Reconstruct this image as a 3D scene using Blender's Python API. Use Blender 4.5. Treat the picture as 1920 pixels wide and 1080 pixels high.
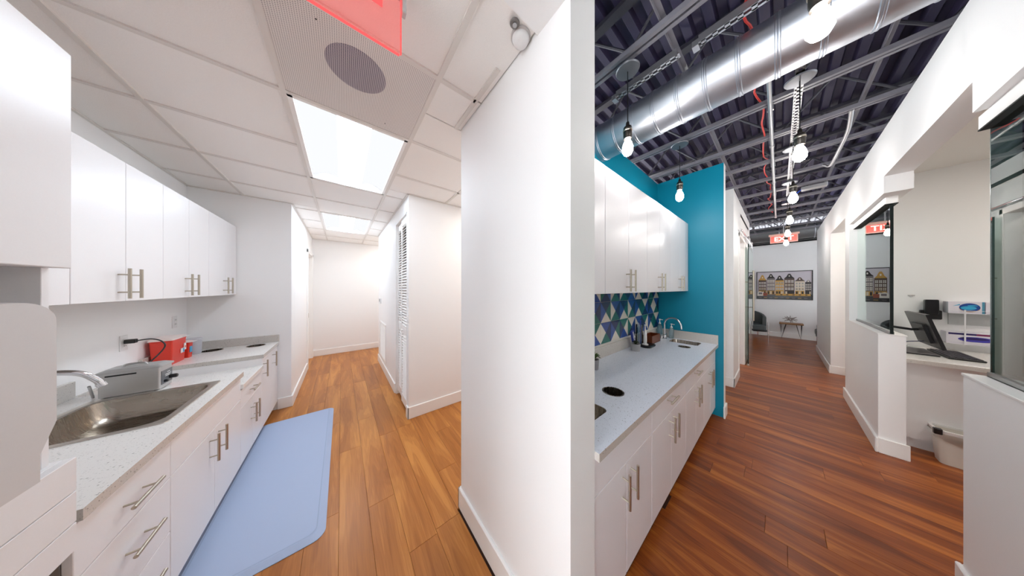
import bpy, bmesh, math, random
from mathutils import Vector, Matrix
from mathutils.geometry import interpolate_bezier
random.seed(7)
R = math.radians
for o in list(bpy.data.objects): bpy.data.objects.remove(o)
SC = bpy.context.scene
COL = SC.collection

# ---------------------------------------------------------------- camera, light, exposure
HC = 1.5
cam = bpy.data.cameras.new('camera'); cam.sensor_width = 36; cam.lens = 400/1920*36
cam.clip_start = 0.02; cam.clip_end = 60
camo = bpy.data.objects.new('camera', cam); COL.objects.link(camo)
camo.location = (0, 0, HC); camo.rotation_euler = (R(90), 0, R(51.4-90))
SC.camera = camo
wd = bpy.data.worlds.new('world'); SC.world = wd; wd.use_nodes = True
wd.node_tree.nodes['Background'].inputs[0].default_value = (0.93, 0.97, 1, 1)
wd.node_tree.nodes['Background'].inputs[1].default_value = 2.7  # sky fill, let in through openings added out of view
SC.view_settings.view_transform = 'Standard'
SC.view_settings.look = 'None'
SC.view_settings.gamma = 1
SC.view_settings.use_curve_mapping = False
SC.view_settings.exposure = 1.80
SC.cycles.max_bounces = 14
SC.cycles.diffuse_bounces = 9
SC.cycles.glossy_bounces = 5
SC.cycles.transparent_max_bounces = 12
SC.cycles.sample_clamp_indirect = 8
BULB_E = 33.0      # filament bulbs
TROF_E = 6.6       # troffer lens
TROF_S = 0.29
CAN_E = 46.0       # recessed cans

def area(name, loc, rot, sx, sy, power, col=(1, 1, 1)):
    l = bpy.data.lights.new(name, 'AREA'); l.shape = 'RECTANGLE'; l.size = sx; l.size_y = sy
    l.energy = power; l.color = col
    o = bpy.data.objects.new(name, l); COL.objects.link(o); o.location = loc; o.rotation_euler = rot
    return o

# ---------------------------------------------------------------- materials
MATS = {}
def srgb(c):
    return tuple((v/255/12.92 if v/255 <= .04045 else ((v/255+.055)/1.055)**2.4) for v in c)
def mat(name, col, rough=.5, metal=0.0, emit=None, estr=0, bump=0, bscale=200, var=0, spec=.5, coat=0, alpha=1, trans=0):
    if name in MATS: return MATS[name]
    m = bpy.data.materials.new(name); m.use_nodes = True
    nt = m.node_tree; b = nt.nodes['Principled BSDF']
    b.inputs['Base Color'].default_value = (*srgb(col), 1)
    b.inputs['Roughness'].default_value = rough
    b.inputs['Metallic'].default_value = metal
    b.inputs['Specular IOR Level'].default_value = spec
    b.inputs['Coat Weight'].default_value = coat
    b.inputs['Alpha'].default_value = alpha
    b.inputs['Transmission Weight'].default_value = trans
    if emit:
        b.inputs['Emission Color'].default_value = (*srgb(emit), 1)
        b.inputs['Emission Strength'].default_value = estr
    tc = nt.nodes.new('ShaderNodeTexCoord')
    n = nt.nodes.new('ShaderNodeTexNoise'); n.inputs['Scale'].default_value = bscale
    n.inputs['Detail'].default_value = 4
    nt.links.new(tc.outputs['Object'], n.inputs['Vector'])
    v = max(var, .02)
    mx = nt.nodes.new('ShaderNodeMix'); mx.data_type = 'RGBA'
    c = srgb(col)
    mx.inputs[6].default_value = (*[x*(1-v) for x in c], 1)
    mx.inputs[7].default_value = (*[min(1, x*(1+v)) for x in c], 1)
    nt.links.new(n.outputs['Fac'], mx.inputs[0]); nt.links.new(mx.outputs[2], b.inputs['Base Color'])
    if bump:
        bp = nt.nodes.new('ShaderNodeBump'); bp.inputs['Strength'].default_value = bump
        bp.inputs['Distance'].default_value = .002
        nt.links.new(n.outputs['Fac'], bp.inputs['Height']); nt.links.new(bp.outputs['Normal'], b.inputs['Normal'])
    MATS[name] = m
    return m

def glass(name, tint, refl=1.0):
    """thin architectural pane: clear transmission with a fresnel reflection"""
    m = bpy.data.materials.new(name); m.use_nodes = True; nt = m.node_tree; nt.nodes.clear()
    out = nt.nodes.new('ShaderNodeOutputMaterial')
    tr = nt.nodes.new('ShaderNodeBsdfTransparent'); tr.inputs[0].default_value = (*tint, 1)
    gl = nt.nodes.new('ShaderNodeBsdfGlossy'); gl.inputs['Roughness'].default_value = .0
    gl.inputs['Color'].default_value = (.95, 1, .98, 1)
    fr = nt.nodes.new('ShaderNodeFresnel'); fr.inputs[0].default_value = 1.5
    mu = nt.nodes.new('ShaderNodeMath'); mu.operation = 'MULTIPLY'; mu.inputs[1].default_value = refl; mu.use_clamp = True
    mx = nt.nodes.new('ShaderNodeMixShader')
    nt.links.new(fr.outputs[0], mu.inputs[0]); nt.links.new(mu.outputs[0], mx.inputs[0])
    nt.links.new(tr.outputs[0], mx.inputs[1]); nt.links.new(gl.outputs[0], mx.inputs[2])
    nt.links.new(mx.outputs[0], out.inputs[0])
    MATS[name] = m
    return m

def wood_floor(name, dark, mid, light):
    m = bpy.data.materials.new(name); m.use_nodes = True; nt = m.node_tree
    b = nt.nodes['Principled BSDF']; L = nt.links.new
    tc = nt.nodes.new('ShaderNodeTexCoord'); oi = nt.nodes.new('ShaderNodeObjectInfo')
    ml = nt.nodes.new('ShaderNodeMath'); ml.operation = 'MULTIPLY'; ml.inputs[1].default_value = 37.0
    L(oi.outputs['Random'], ml.inputs[0])
    cb = nt.nodes.new('ShaderNodeCombineXYZ'); L(ml.outputs[0], cb.inputs[0]); L(ml.outputs[0], cb.inputs[1]); L(ml.outputs[0], cb.inputs[2])
    ad = nt.nodes.new('ShaderNodeVectorMath'); ad.operation = 'ADD'; L(tc.outputs['Object'], ad.inputs[0]); L(cb.outputs[0], ad.inputs[1])
    mp = nt.nodes.new('ShaderNodeMapping'); mp.inputs['Scale'].default_value = (9, .9, 1); L(ad.outputs[0], mp.inputs[0])
    n1 = nt.nodes.new('ShaderNodeTexNoise'); n1.inputs['Scale'].default_value = 1.1; n1.inputs['Detail'].default_value = 3; n1.inputs['Distortion'].default_value = .6
    L(mp.outputs[0], n1.inputs['Vector'])
    # rings out of the broad noise: cathedral grain
    m2 = nt.nodes.new('ShaderNodeMath'); m2.operation = 'MULTIPLY'; m2.inputs[1].default_value = 60; L(n1.outputs['Fac'], m2.inputs[0])
    sn = nt.nodes.new('ShaderNodeMath'); sn.operation = 'SINE'; L(m2.outputs[0], sn.inputs[0])
    mp2 = nt.nodes.new('ShaderNodeMapping'); mp2.inputs['Scale'].default_value = (120, 3.5, 1); L(ad.outputs[0], mp2.inputs[0])
    n2 = nt.nodes.new('ShaderNodeTexNoise'); n2.inputs['Scale'].default_value = 1.5; n2.inputs['Detail'].default_value = 5; L(mp2.outputs[0], n2.inputs['Vector'])
    cr = nt.nodes.new('ShaderNodeValToRGB'); e = cr.color_ramp.elements
    e[0].position = .30; e[0].color = (*srgb(dark), 1)
    e[1].position = .72; e[1].color = (*srgb(light), 1)
    e2 = e.new(.52); e2.color = (*srgb(mid), 1)
    s1 = nt.nodes.new('ShaderNodeMath'); s1.operation = 'MULTIPLY_ADD'; s1.inputs[1].default_value = .035; L(sn.outputs[0], s1.inputs[0]); L(n1.outputs['Fac'], s1.inputs[2])
    s2 = nt.nodes.new('ShaderNodeMath'); s2.operation = 'MULTIPLY_ADD'; s2.inputs[1].default_value = .30; L(n2.outputs['Fac'], s2.inputs[0]); L(s1.outputs[0], s2.inputs[2])
    s3 = nt.nodes.new('ShaderNodeMath'); s3.operation = 'MULTIPLY_ADD'; s3.inputs[1].default_value = .12; L(oi.outputs['Random'], s3.inputs[0]); L(s2.outputs[0], s3.inputs[2])
    s4 = nt.nodes.new('ShaderNodeMath'); s4.operation = 'SUBTRACT'; s4.inputs[1].default_value = .20; L(s3.outputs[0], s4.inputs[0])
    L(s4.outputs[0], cr.inputs[0]); L(cr.outputs[0], b.inputs['Base Color'])
    b.inputs['Specular IOR Level'].default_value = .32
    rr = nt.nodes.new('ShaderNodeMapRange'); rr.inputs[3].default_value = .26; rr.inputs[4].default_value = .40; L(n2.outputs['Fac'], rr.inputs[0]); L(rr.outputs[0], b.inputs['Roughness'])
    bp = nt.nodes.new('ShaderNodeBump'); bp.inputs['Strength'].default_value = .12; bp.inputs['Distance'].default_value = .001
    L(n2.outputs['Fac'], bp.inputs['Height']); L(bp.outputs['Normal'], b.inputs['Normal'])
    MATS[name] = m
    return m

def quartz(name, base):
    m = bpy.data.materials.new(name); m.use_nodes = True; nt = m.node_tree
    b = nt.nodes['Principled BSDF']; L = nt.links.new
    tc = nt.nodes.new('ShaderNodeTexCoord')
    def specks(scale, thr, seed):
        mp = nt.nodes.new('ShaderNodeMapping'); mp.inputs['Location'].default_value = (seed, seed*2, seed); L(tc.outputs['Object'], mp.inputs[0])
        v = nt.nodes.new('ShaderNodeTexVoronoi'); v.inputs['Scale'].default_value = scale; L(mp.outputs[0], v.inputs['Vector'])
        sp = nt.nodes.new('ShaderNodeSeparateColor'); L(v.outputs['Color'], sp.inputs[0])
        a = nt.nodes.new('ShaderNodeMath'); a.operation = 'GREATER_THAN'; a.inputs[1].default_value = thr; L(sp.outputs[0], a.inputs[0])
        d = nt.nodes.new('ShaderNodeMath'); d.operation = 'LESS_THAN'; d.inputs[1].default_value = .38; L(v.outputs['Distance'], d.inputs[0])
        q = nt.nodes.new('ShaderNodeMath'); q.operation = 'MULTIPLY'; L(a.outputs[0], q.inputs[0]); L(d.outputs[0], q.inputs[1])
        return q
    c = (*srgb(base), 1)
    prev = None
    for scale, thr, seed, colr in ((190, .86, 3, tuple(v-26 for v in base)), (150, .955, 9, tuple(v-70 for v in base)), (300, .85, 5, tuple(v-18 for v in base))):
        q = specks(scale, thr, seed)
        mx = nt.nodes.new('ShaderNodeMix'); mx.data_type = 'RGBA'
        L(q.outputs[0], mx.inputs[0])
        if prev is None: mx.inputs[6].default_value = c
        else: L(prev.outputs[2], mx.inputs[6])
        mx.inputs[7].default_value = (*srgb(colr), 1)
        prev = mx
    L(prev.outputs[2], b.inputs['Base Color'])
    b.inputs['Roughness'].default_value = .22
    MATS[name] = m
    return m

def perforated(name, base, hole, pitch=.0075, r=.30):
    m = bpy.data.materials.new(name); m.use_nodes = True; nt = m.node_tree
    b = nt.nodes['Principled BSDF']; L = nt.links.new
    tc = nt.nodes.new('ShaderNodeTexCoord')
    sc = nt.nodes.new('ShaderNodeVectorMath'); sc.operation = 'SCALE'; sc.inputs['Scale'].default_value = 1/pitch; L(tc.outputs['Object'], sc.inputs[0])
    fr = nt.nodes.new('ShaderNodeVectorMath'); fr.operation = 'FRACTION'; L(sc.outputs[0], fr.inputs[0])
    sb = nt.nodes.new('ShaderNodeVectorMath'); sb.operation = 'SUBTRACT'; sb.inputs[1].default_value = (.5, .5, 0); L(fr.outputs[0], sb.inputs[0])
    mu = nt.nodes.new('ShaderNodeVectorMath'); mu.operation = 'MULTIPLY'; mu.inputs[1].default_value = (1, 1, 0); L(sb.outputs[0], mu.inputs[0])
    ln = nt.nodes.new('ShaderNodeVectorMath'); ln.operation = 'LENGTH'; L(mu.outputs[0], ln.inputs[0])
    lt = nt.nodes.new('ShaderNodeMath'); lt.operation = 'LESS_THAN'; lt.inputs[1].default_value = r; L(ln.outputs['Value'], lt.inputs[0])
    mx = nt.nodes.new('ShaderNodeMix'); mx.data_type = 'RGBA'; L(lt.outputs[0], mx.inputs[0])
    mx.inputs[6].default_value = (*srgb(base), 1); mx.inputs[7].default_value = (*srgb(hole), 1)
    L(mx.outputs[2], b.inputs['Base Color']); b.inputs['Roughness'].default_value = .6
    MATS[name] = m
    return m

def brushed(name, col, rough, aniso_axis=(1, 60, 60)):
    m = bpy.data.materials.new(name); m.use_nodes = True; nt = m.node_tree
    b = nt.nodes['Principled BSDF']; L = nt.links.new
    b.inputs['Base Color'].default_value = (*srgb(col), 1); b.inputs['Metallic'].default_value = 1
    tc = nt.nodes.new('ShaderNodeTexCoord'); mp = nt.nodes.new('ShaderNodeMapping'); mp.inputs['Scale'].default_value = aniso_axis
    L(tc.outputs['Object'], mp.inputs[0])
    n = nt.nodes.new('ShaderNodeTexNoise'); n.inputs['Scale'].default_value = 4; n.inputs['Detail'].default_value = 4; L(mp.outputs[0], n.inputs['Vector'])
    rr = nt.nodes.new('ShaderNodeMapRange'); rr.inputs[3].default_value = rough*.75; rr.inputs[4].default_value = rough*1.3; L(n.outputs['Fac'], rr.inputs[0])
    L(rr.outputs[0], b.inputs['Roughness'])
    MATS[name] = m
    return m

WALL = mat('wall_paint', (247, 247, 247), .55, bump=.05, bscale=300)
TEAL = mat('teal_paint', (0, 132, 160), .42, bump=.05, bscale=300, spec=.3)
TRIM = mat('trim_paint', (247, 246, 244), .35)
CEILT = mat('ceiling_tile_fibre', (249, 247, 244), .9, bump=.3, bscale=260, var=.04)
TEE = mat('tee_metal', (228, 224, 219), .45)
LAM = mat('white_laminate', (238, 237, 238), .32)
LAMR = mat('white_laminate_gloss', (240, 239, 243), .30)
CARC = mat('cabinet_carcass', (150, 144, 138), .5)
NICK = brushed('brushed_nickel', (188, 180, 166), .32)
CHROME = mat('chrome', (225, 225, 228), .08, metal=1)
STEEL = brushed('stainless_steel', (172, 163, 152), .27, (2, 40, 2))
GALV = brushed('galvanised_steel', (196, 200, 208), .40, (6, 6, 6))
BLACK = mat('black_plastic', (18, 18, 22), .4)
DKHOLE = mat('dark_opening', (12, 12, 14), .8)
DECK = mat('deck_paint', (48, 42, 70), .55, var=.25, bscale=6)
CHORD = mat('joist_paint', (122, 120, 128), .35, var=.15, bscale=12)
WEBM = mat('joist_web_paint', (44, 42, 52), .5)
STRUT = brushed('strut_zinc', (190, 190, 192), .4)
WHITEP = mat('white_plastic', (235, 235, 235), .35)
GREYP = mat('grey_plastic', (196, 193, 192), .35)
FLOOR_DIM = wood_floor('floor_wood_dim_lit', (112, 52, 20), (148, 76, 28), (184, 108, 44))  # corridor copy of the floor wood, its dimmer light put into the colour
FLOOR_LIT = wood_floor('floor_wood_bright_lit', (158, 96, 42), (182, 116, 54), (206, 140, 70))  # same floor, the utility room's brighter, warmer light put into the colour
SUB = mat('subfloor', (70, 38, 22), .8)
QZ = quartz('quartz_white', (238, 236, 233))
QB = quartz('quartz_cool', (236, 242, 255))
QE = quartz('quartz_edge', (205, 200, 194))
GLS = glass('window_glass', (.86, .93, .91), 1.6)
GLC = glass('clear_glass', (.93, .97, .97), 1.2)
MAT_B = mat('mat_foam', (172, 190, 222), .55, bump=.15, bscale=500)
RED = mat('red_plastic', (226, 58, 40), .3)
def emis(name, col, s):
    m = bpy.data.materials.new(name); m.use_nodes = True; nt = m.node_tree; nt.nodes.clear()
    o = nt.nodes.new('ShaderNodeOutputMaterial'); e = nt.nodes.new('ShaderNodeEmission')
    e.inputs[0].default_value = (*srgb(col), 1); e.inputs[1].default_value = s
    nt.links.new(e.outputs[0], o.inputs[0]); MATS[name] = m
    return m
E_BULB = emis('bulb_glow', (255, 250, 246), BULB_E)
E_TROF = emis('troffer_lens_glow', (228, 242, 255), TROF_E)
E_TROS = emis('troffer_side_glow', (250, 252, 255), TROF_S)
E_CAN = emis('can_glow', (255, 246, 235), CAN_E)

# ---------------------------------------------------------------- mesh builder
WL = {}
class MB:
    def __init__(s): s.v = []; s.f = []; s.m = []; s.sm = []
    def add(s, vs, fs, mi=0, smooth=False):
        n = len(s.v); s.v += [tuple(p) for p in vs]
        for f in fs: s.f.append(tuple(n+i for i in f)); s.m.append(mi); s.sm.append(smooth)
        return s
    def box(s, x0, x1, y0, y1, z0, z1, mi=0, ch=0, fm=None):
        x0, x1 = min(x0, x1), max(x0, x1); y0, y1 = min(y0, y1), max(y0, y1); z0, z1 = min(z0, z1), max(z0, z1)
        if ch <= 0:
            vs = [(x, y, z) for z in (z0, z1) for y in (y0, y1) for x in (x0, x1)]
            fs = [(0, 2, 3, 1), (4, 5, 7, 6), (0, 1, 5, 4), (2, 6, 7, 3), (0, 4, 6, 2), (1, 3, 7, 5)]
            nm = ['-z', '+z', '-y', '+y', '-x', '+x']
            for f, k in zip(fs, nm):
                n = len(s.v)
                s.add([vs[i] for i in f], [(0, 1, 2, 3)], (fm or {}).get(k, mi))
            return s
        bm = bmesh.new(); r = bmesh.ops.create_cube(bm, size=1)
        for v in bm.verts: v.co = Vector(((x0+x1)/2+v.co.x*(x1-x0), (y0+y1)/2+v.co.y*(y1-y0), (z0+z1)/2+v.co.z*(z1-z0)))
        bmesh.ops.bevel(bm, geom=bm.edges[:], offset=min(ch, (x1-x0)/2.1, (y1-y0)/2.1, (z1-z0)/2.1), segments=1, affect='EDGES')
        bm.verts.index_update()
        s.add([v.co[:] for v in bm.verts], [[v.index for v in f.verts] for f in bm.faces], mi); bm.free()
        return s
    def obox(s, c, ax, ay, az, hx, hy, hz, mi=0):
        c = Vector(c); vs = [c+ax*(i*hx)+ay*(j*hy)+az*(k*hz) for k in (-1, 1) for j in (-1, 1) for i in (-1, 1)]
        s.add(vs, [(0, 2, 3, 1), (4, 5, 7, 6), (0, 1, 5, 4), (2, 6, 7, 3), (0, 4, 6, 2), (1, 3, 7, 5)], mi)
        return s
    def bar(s, a, b, w, h, mi=0):
        a = Vector(a); b = Vector(b); d = (b-a); L = d.length; d.normalize()
        up = Vector((0, 0, 1)) if abs(d.z) < .95 else Vector((1, 0, 0))
        sx = d.cross(up).normalized(); uz = sx.cross(d)
        return s.obox((a+b)/2, d, sx, uz, L/2, w/2, h/2, mi)
    def tube(s, pts, r, n=10, mi=0, cap=True):
        pts = [Vector(p) for p in pts]; rs = r if isinstance(r, (list, tuple)) else [r]*len(pts)
        rings = []; prev = None
        for i, p in enumerate(pts):
            d = (pts[min(i+1, len(pts)-1)]-pts[max(i-1, 0)]).normalized()
            if prev is None:
                up = Vector((0, 0, 1)) if abs(d.z) < .9 else Vector((1, 0, 0)); a = d.cross(up).normalized()
            else:
                a = (prev-d*prev.dot(d)); a = a.normalized() if a.length > 1e-6 else d.orthogonal().normalized()
            prev = a; b = d.cross(a)
            rings.append([p+(a*math.cos(t)+b*math.sin(t))*rs[i] for t in [2*math.pi*k/n for k in range(n)]])
        return s.loft(rings, mi, cap, cap, True)
    def loft(s, rings, mi=0, cap0=True, cap1=True, smooth=False):
        n = len(rings[0]); vs = [p for r in rings for p in r]; fs = []
        for i in range(len(rings)-1):
            for k in range(n):
                k2 = (k+1) % n; fs.append((i*n+k, i*n+k2, (i+1)*n+k2, (i+1)*n+k))
        s.add(vs, fs, mi, smooth)
        if cap0: s.add(rings[0], [tuple(range(n))[::-1]], mi)
        if cap1: s.add(rings[-1], [tuple(range(n))], mi)
        return s
    def lathe(s, c, prof, n=24, mi=0, axis='z', cap0=True, cap1=True):
        c = Vector(c); rings = []
        for r, h in prof:
            ring = []
            for k in range(n):
                t = 2*math.pi*k/n; a, b = r*math.cos(t), r*math.sin(t)
                ring.append(c+Vector({'z': (a, b, h), 'x': (h, a, b), 'y': (b, h, a)}[axis]))
            rings.append(ring)
        return s.loft(rings, mi, cap0, cap1, True)
    def poly(s, pts, mi=0): return s.add(pts, [tuple(range(len(pts)))], mi)
    def prism(s, pts2, f, d0, d1, mi=0):
        """pts2 outline, f(u,v,d) -> xyz"""
        a = [f(u, v, d0) for u, v in pts2]; b = [f(u, v, d1) for u, v in pts2]
        return s.loft([a, b], mi)
    def build(s, name, mats, parent=None, origin=None):
        mats = mats if isinstance(mats, (list, tuple)) else [mats]
        if parent is not None: w = WL[parent]
        elif origin is not None: w = Vector(origin)
        else:
            xs = [p[0] for p in s.v]; ys = [p[1] for p in s.v]; zs = [p[2] for p in s.v]
            w = Vector(((min(xs)+max(xs))/2, (min(ys)+max(ys))/2, min(zs)))
        me = bpy.data.meshes.new(name)
        me.from_pydata([(p[0]-w.x, p[1]-w.y, p[2]-w.z) for p in s.v], [], s.f)
        for m_ in mats: me.materials.append(m_)
        me.polygons.foreach_set('material_index', s.m); me.polygons.foreach_set('use_smooth', s.sm)
        bm = bmesh.new(); bm.from_mesh(me); bmesh.ops.remove_doubles(bm, verts=bm.verts, dist=1e-6)
        if len(bm.faces): bmesh.ops.recalc_face_normals(bm, faces=bm.faces[:])
        bm.to_mesh(me); bm.free(); me.update()
        if any(s.sm): 
            try: me.set_sharp_from_angle(angle=R(40))
            except Exception: pass
        o = bpy.data.objects.new(name, me); COL.objects.link(o)
        if parent is not None: o.parent = parent; WL[o] = w
        else: o.location = w; WL[o] = w
        return o

def thing(name, label, cat, loc, group=None, rz=0):
    o = bpy.data.objects.new(name, None); COL.objects.link(o); o.location = loc; o.empty_display_size = .05
    o['label'] = label; o['category'] = cat
    if group: o['group'] = group
    o.rotation_euler = (0, 0, rz)
    WL[o] = Vector(loc)
    return o
def tag(o, label, cat, group=None):
    o['label'] = label; o['category'] = cat
    if group: o['group'] = group
    return o
def struct(name, mb, m, parent=None):
    o = mb.build(name, m, parent, origin=(0, 0, 0)); o['kind'] = 'structure'
    return o
def copy_tree(o, parent=None):
    c = o.copy(); COL.objects.link(c); c.parent = parent
    WL[c] = WL[o].copy()
    for ch in list(o.children): copy_tree(ch, c)
    return c
def rrect(cx, cy, hx, hy, r, z, n=5):
    pts = []
    for qx, qy, a0 in ((1, 1, 0), (-1, 1, 90), (-1, -1, 180), (1, -1, 270)):
        for k in range(n+1):
            a = R(a0+90*k/n); pts.append(Vector((cx+qx*(hx-r)+r*math.cos(a), cy+qy*(hy-r)+r*math.sin(a), z)))
    return pts
def circ(cx, cy, r, z, n=28): return [Vector((cx+r*math.cos(2*math.pi*k/n), cy+r*math.sin(2*math.pi*k/n), z)) for k in range(n)]
def slab_with_holes(mb, outer, holes, z0, z1, mi=0, mside=0):
    bm = bmesh.new(); edges = []
    for loop in [outer]+holes:
        vs = [bm.verts.new((p[0], p[1], 0)) for p in loop]
        edges += [bm.edges.new((vs[i], vs[(i+1) % len(vs)])) for i in range(len(vs))]
    bmesh.ops.triangle_fill(bm, edges=edges, use_beauty=True, use_dissolve=False)
    bm.verts.index_update()
    V = [v.co[:2] for v in bm.verts]; F = [[v.index for v in f.verts] for f in bm.faces]; bm.free()
    for z in (z0, z1): mb.add([(x, y, z) for x, y in V], F, mi)
    for loop in [outer]+holes:
        a = [(p[0], p[1], z0) for p in loop]; b = [(p[0], p[1], z1) for p in loop]
        mb.loft([a, b], mside, False, False)
    return mb
def bez(pts, n=8):
    """Catmull-Rom through pts"""
    P = [Vector(p) for p in pts]; P = [P[0]*2-P[1]]+P+[P[-1]*2-P[-2]]; out = []
    for i in range(1, len(P)-2):
        for k in range(n):
            t = k/n; a, b, c, d = P[i-1:i+3]
            out.append(.5*((2*b)+(c-a)*t+(2*a-5*b+4*c-d)*t*t+(3*b-a-3*c+d)*t**3))
    out.append(P[-2]); return out

# ================================================================ SETTING
ZC = 2.57; YW = 3.87; XW = -1.27; YE = 6.35; XE = 3.45
# ---- floor
fl = struct('floor', MB().box(-3.1, 10.7, -3.1, 6.5, -.09, -.013), SUB)
regions = [(-1.27, .64, .5, 3.87), (-.5, .60, 3.87, 6.35), (.60, 2.3, 1.36, 2.65), (.60, 1.3, 5.2, 6.35),
           (-1.2, 8.9, -.56, .5), (3.57, 4.62, .5, 1.3), (2.0, 4.2, -2.2, -.56), (5.4, 6.74, -1.7, -.56),
           (5.3, 6.2, .5, 1.4), (-.63, -.5, 5.4, 6.3), (.60, .76, 2.7, 3.45), (8.9, 10.5, -1.7, 2.0), (7.4, 8.9, .5, 2.0)]
PW, PL = .157, 1.22
x = -1.27
pl = []
while x < 10.5:
    xa, xb = x, min(x+PW, 10.5); xm = (xa+xb)/2
    iv = sorted((r[2], r[3]) for r in regions if r[0] <= xm <= r[1])
    merged = []
    for a, b in iv:
        if merged and a <= merged[-1][1]+.01: merged[-1][1] = max(merged[-1][1], b)
        else: merged.append([a, b])
    off = random.uniform(0, PL)
    for a, b in merged:
        y = a-((a-off) % PL)
        while y < b-.001:
            ya, yb = max(y, a), min(y+PL, b)
            if yb-ya > .03: pl.append((xa, xb, ya, yb))
            y += PL
    x += PW
pl.sort(key=lambda q: math.hypot((q[0]+q[1])/2, (q[2]+q[3])/2))
for (xa, xb, ya, yb) in pl[:298]:
    mb = MB(); g = .0005
    o_ = [(xa+g, ya+g), (xb-g, ya+g), (xb-g, yb-g), (xa+g, yb-g)]; i_ = [(xa+g+.001, ya+g+.001), (xb-g-.001, ya+g+.001), (xb-g-.001, yb-g-.001), (xa+g+.001, yb-g-.001)]
    mb.loft([[(p[0], p[1], -.012) for p in o_], [(p[0], p[1], -.0008) for p in o_], [(p[0], p[1], 0) for p in i_]], 0, False, True)
    mb.build('plank', FLOOR_LIT if ((ya+yb)/2 > .60 and (xa+xb)/2 < 2.4) else FLOOR_DIM, fl)  # one floor, lit tone in the utility room and dim tone elsewhere
rest = MB()
for (xa, xb, ya, yb) in pl[298:]:
    rest.box(xa+.0005, xb-.0005, ya+.0005, yb-.0005, -.012, 0)
if rest.v:
    o = rest.build('plank_remainder', FLOOR_DIM, fl); o['kind'] = 'stuff'

# ---- walls of the white utility room and its corridor
struct('wall_west', MB().box(XW-.12, XW, .63, YW, 0, 2.7), WALL)
struct('wall_north', MB().box(XW-.12, -.5, YW, YW+.12, 0, 2.7).box(-.62, -.5, YW+.12, 5.42, 0, 2.7).box(-.62, -.5, 5.42, 6.28, 2.2, 2.7).box(-.62, -.5, 6.28, YE, 0, 2.7), WALL)
struct('wall_end', MB().box(-.62, 1.5, YE, YE+.12, 0, 2.7), WALL)
w = struct('wall_closet', MB().box(.60, .72, 2.65, 2.74, 0, 2.7).box(.60, .72, 3.40, 5.2, 0, 2.7).box(.60, .72, 2.74, 3.40, 2.40, 2.7)
           .box(.72, 2.42, 2.65, 2.77, 0, 2.7).box(.72, 1.3, 5.08, 5.2, 0, 2.7).box(1.3, 1.42, 5.08, 6.35, 0, 2.7).box(1.2, 1.3, 2.77, 5.08, 0, 2.7), WALL)
struct('wall_partition', MB().box(.64, .80, .466, 1.36, 0, 3.3), WALL)
struct('wall_passage', MB().box(.80, 2.42, 1.20, 1.36, 0, 2.7).box(2.30, 2.42, 1.36, 2.65, 0, 2.7), WALL)
struct('wall_header', MB().box(-1.39, .64, .48, .63, 2.555, 3.3).box(-3.1, -.62, .48, .63, 0, 2.555).box(-3.1, -1.39, .48, .63, 2.555, 3.3), WALL)
# end wall left out, unseen opening added so sky light fills the corridor (x = -3)
# ---- ceiling of the utility room: lay-in tiles and tees
xs = [-1.27, -.89, -.25, .39, .60]; XT = [-.89, -.25, .39, 1.03, 1.67]
ys = [.63]+[1.087+.588*k for k in range(9)]+[YE]
cl = struct('ceiling', MB().box(-1.39, .64, .63, 6.47, 2.70, 2.76).box(.64, 2.42, 1.36, 6.47, 2.70, 2.76), TEE)
cregs = [(-1.27, .64, .63, 1.36), (-1.27, 2.30, 1.36, 2.65), (-1.27, .60, 2.65, 3.87), (-.5, .60, 3.87, 5.2), (-.5, 1.3, 5.2, 6.35)]
spots = {}
xe = [-1.27, -.89, -.25, .39, 1.03, 1.67, 2.31]
ye = ys
def clipbox(xa, xb, ya, yb):
    out = []
    for r in cregs:
        a, b, c, d = max(xa, r[0]), min(xb, r[1]), max(ya, r[2]), min(yb, r[3])
        if b-a > .02 and d-c > .02: out.append([a, b, c, d])
    # merge pieces that continue in y with the same x extent
    i = 0
    while i < len(out)-1:
        if abs(out[i][0]-out[i+1][0]) < .001 and abs(out[i][1]-out[i+1][1]) < .001 and abs(out[i][3]-out[i+1][2]) < .001:
            out[i][3] = out[i+1][3]; out.pop(i+1)
        else: i += 1
    return out
trof = [(-.25, .39, ye[2], ye[4]), (-.25, .39, ye[6], ye[8])]
spk = (-.25, .39, ye[1], ye[2])
for i in range(len(xe)-1):
    for j in range(len(ye)-1):
        xa, xb, ya, yb = xe[i], xe[i+1], ye[j], ye[j+1]
        cx, cy = (xa+xb)/2, (ya+yb)/2
        if any(t[0] < cx < t[1] and t[2] < cy < t[3] for t in trof+[spk]): continue
        if xb-xa < .1 or yb-ya < .1: pass
        for (a, b, c, d) in clipbox(xa, xb, ya, yb):
            MB().box(a+.004, b-.004, c+.004, d-.004, ZC+.006, ZC+.022, 0, .002).build('tile', CEILT, cl)
tw = .012
def tee(x0, x1, y0, y1):
    MB().box(x0, x1, y0, y1, ZC-.002, ZC+.006).box((x0+x1)/2-.003 if x1-x0 < .05 else x0, (x0+x1)/2+.003 if x1-x0 < .05 else x1,
        (y0+y1)/2-.003 if y1-y0 < .05 else y0, (y0+y1)/2+.003 if y1-y0 < .05 else y1, ZC+.006, ZC+.04).build('tee', TEE, cl)
for X_ in (-.89,): tee(X_-tw, X_+tw, .63, YW)
for X_ in (-.25, .39): tee(X_-tw, X_+tw, .63, YE)
tee(1.03-tw, 1.03+tw, 1.36, 2.65)
tee(.60-.012, .60+.012, .86, 1.36)
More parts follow.
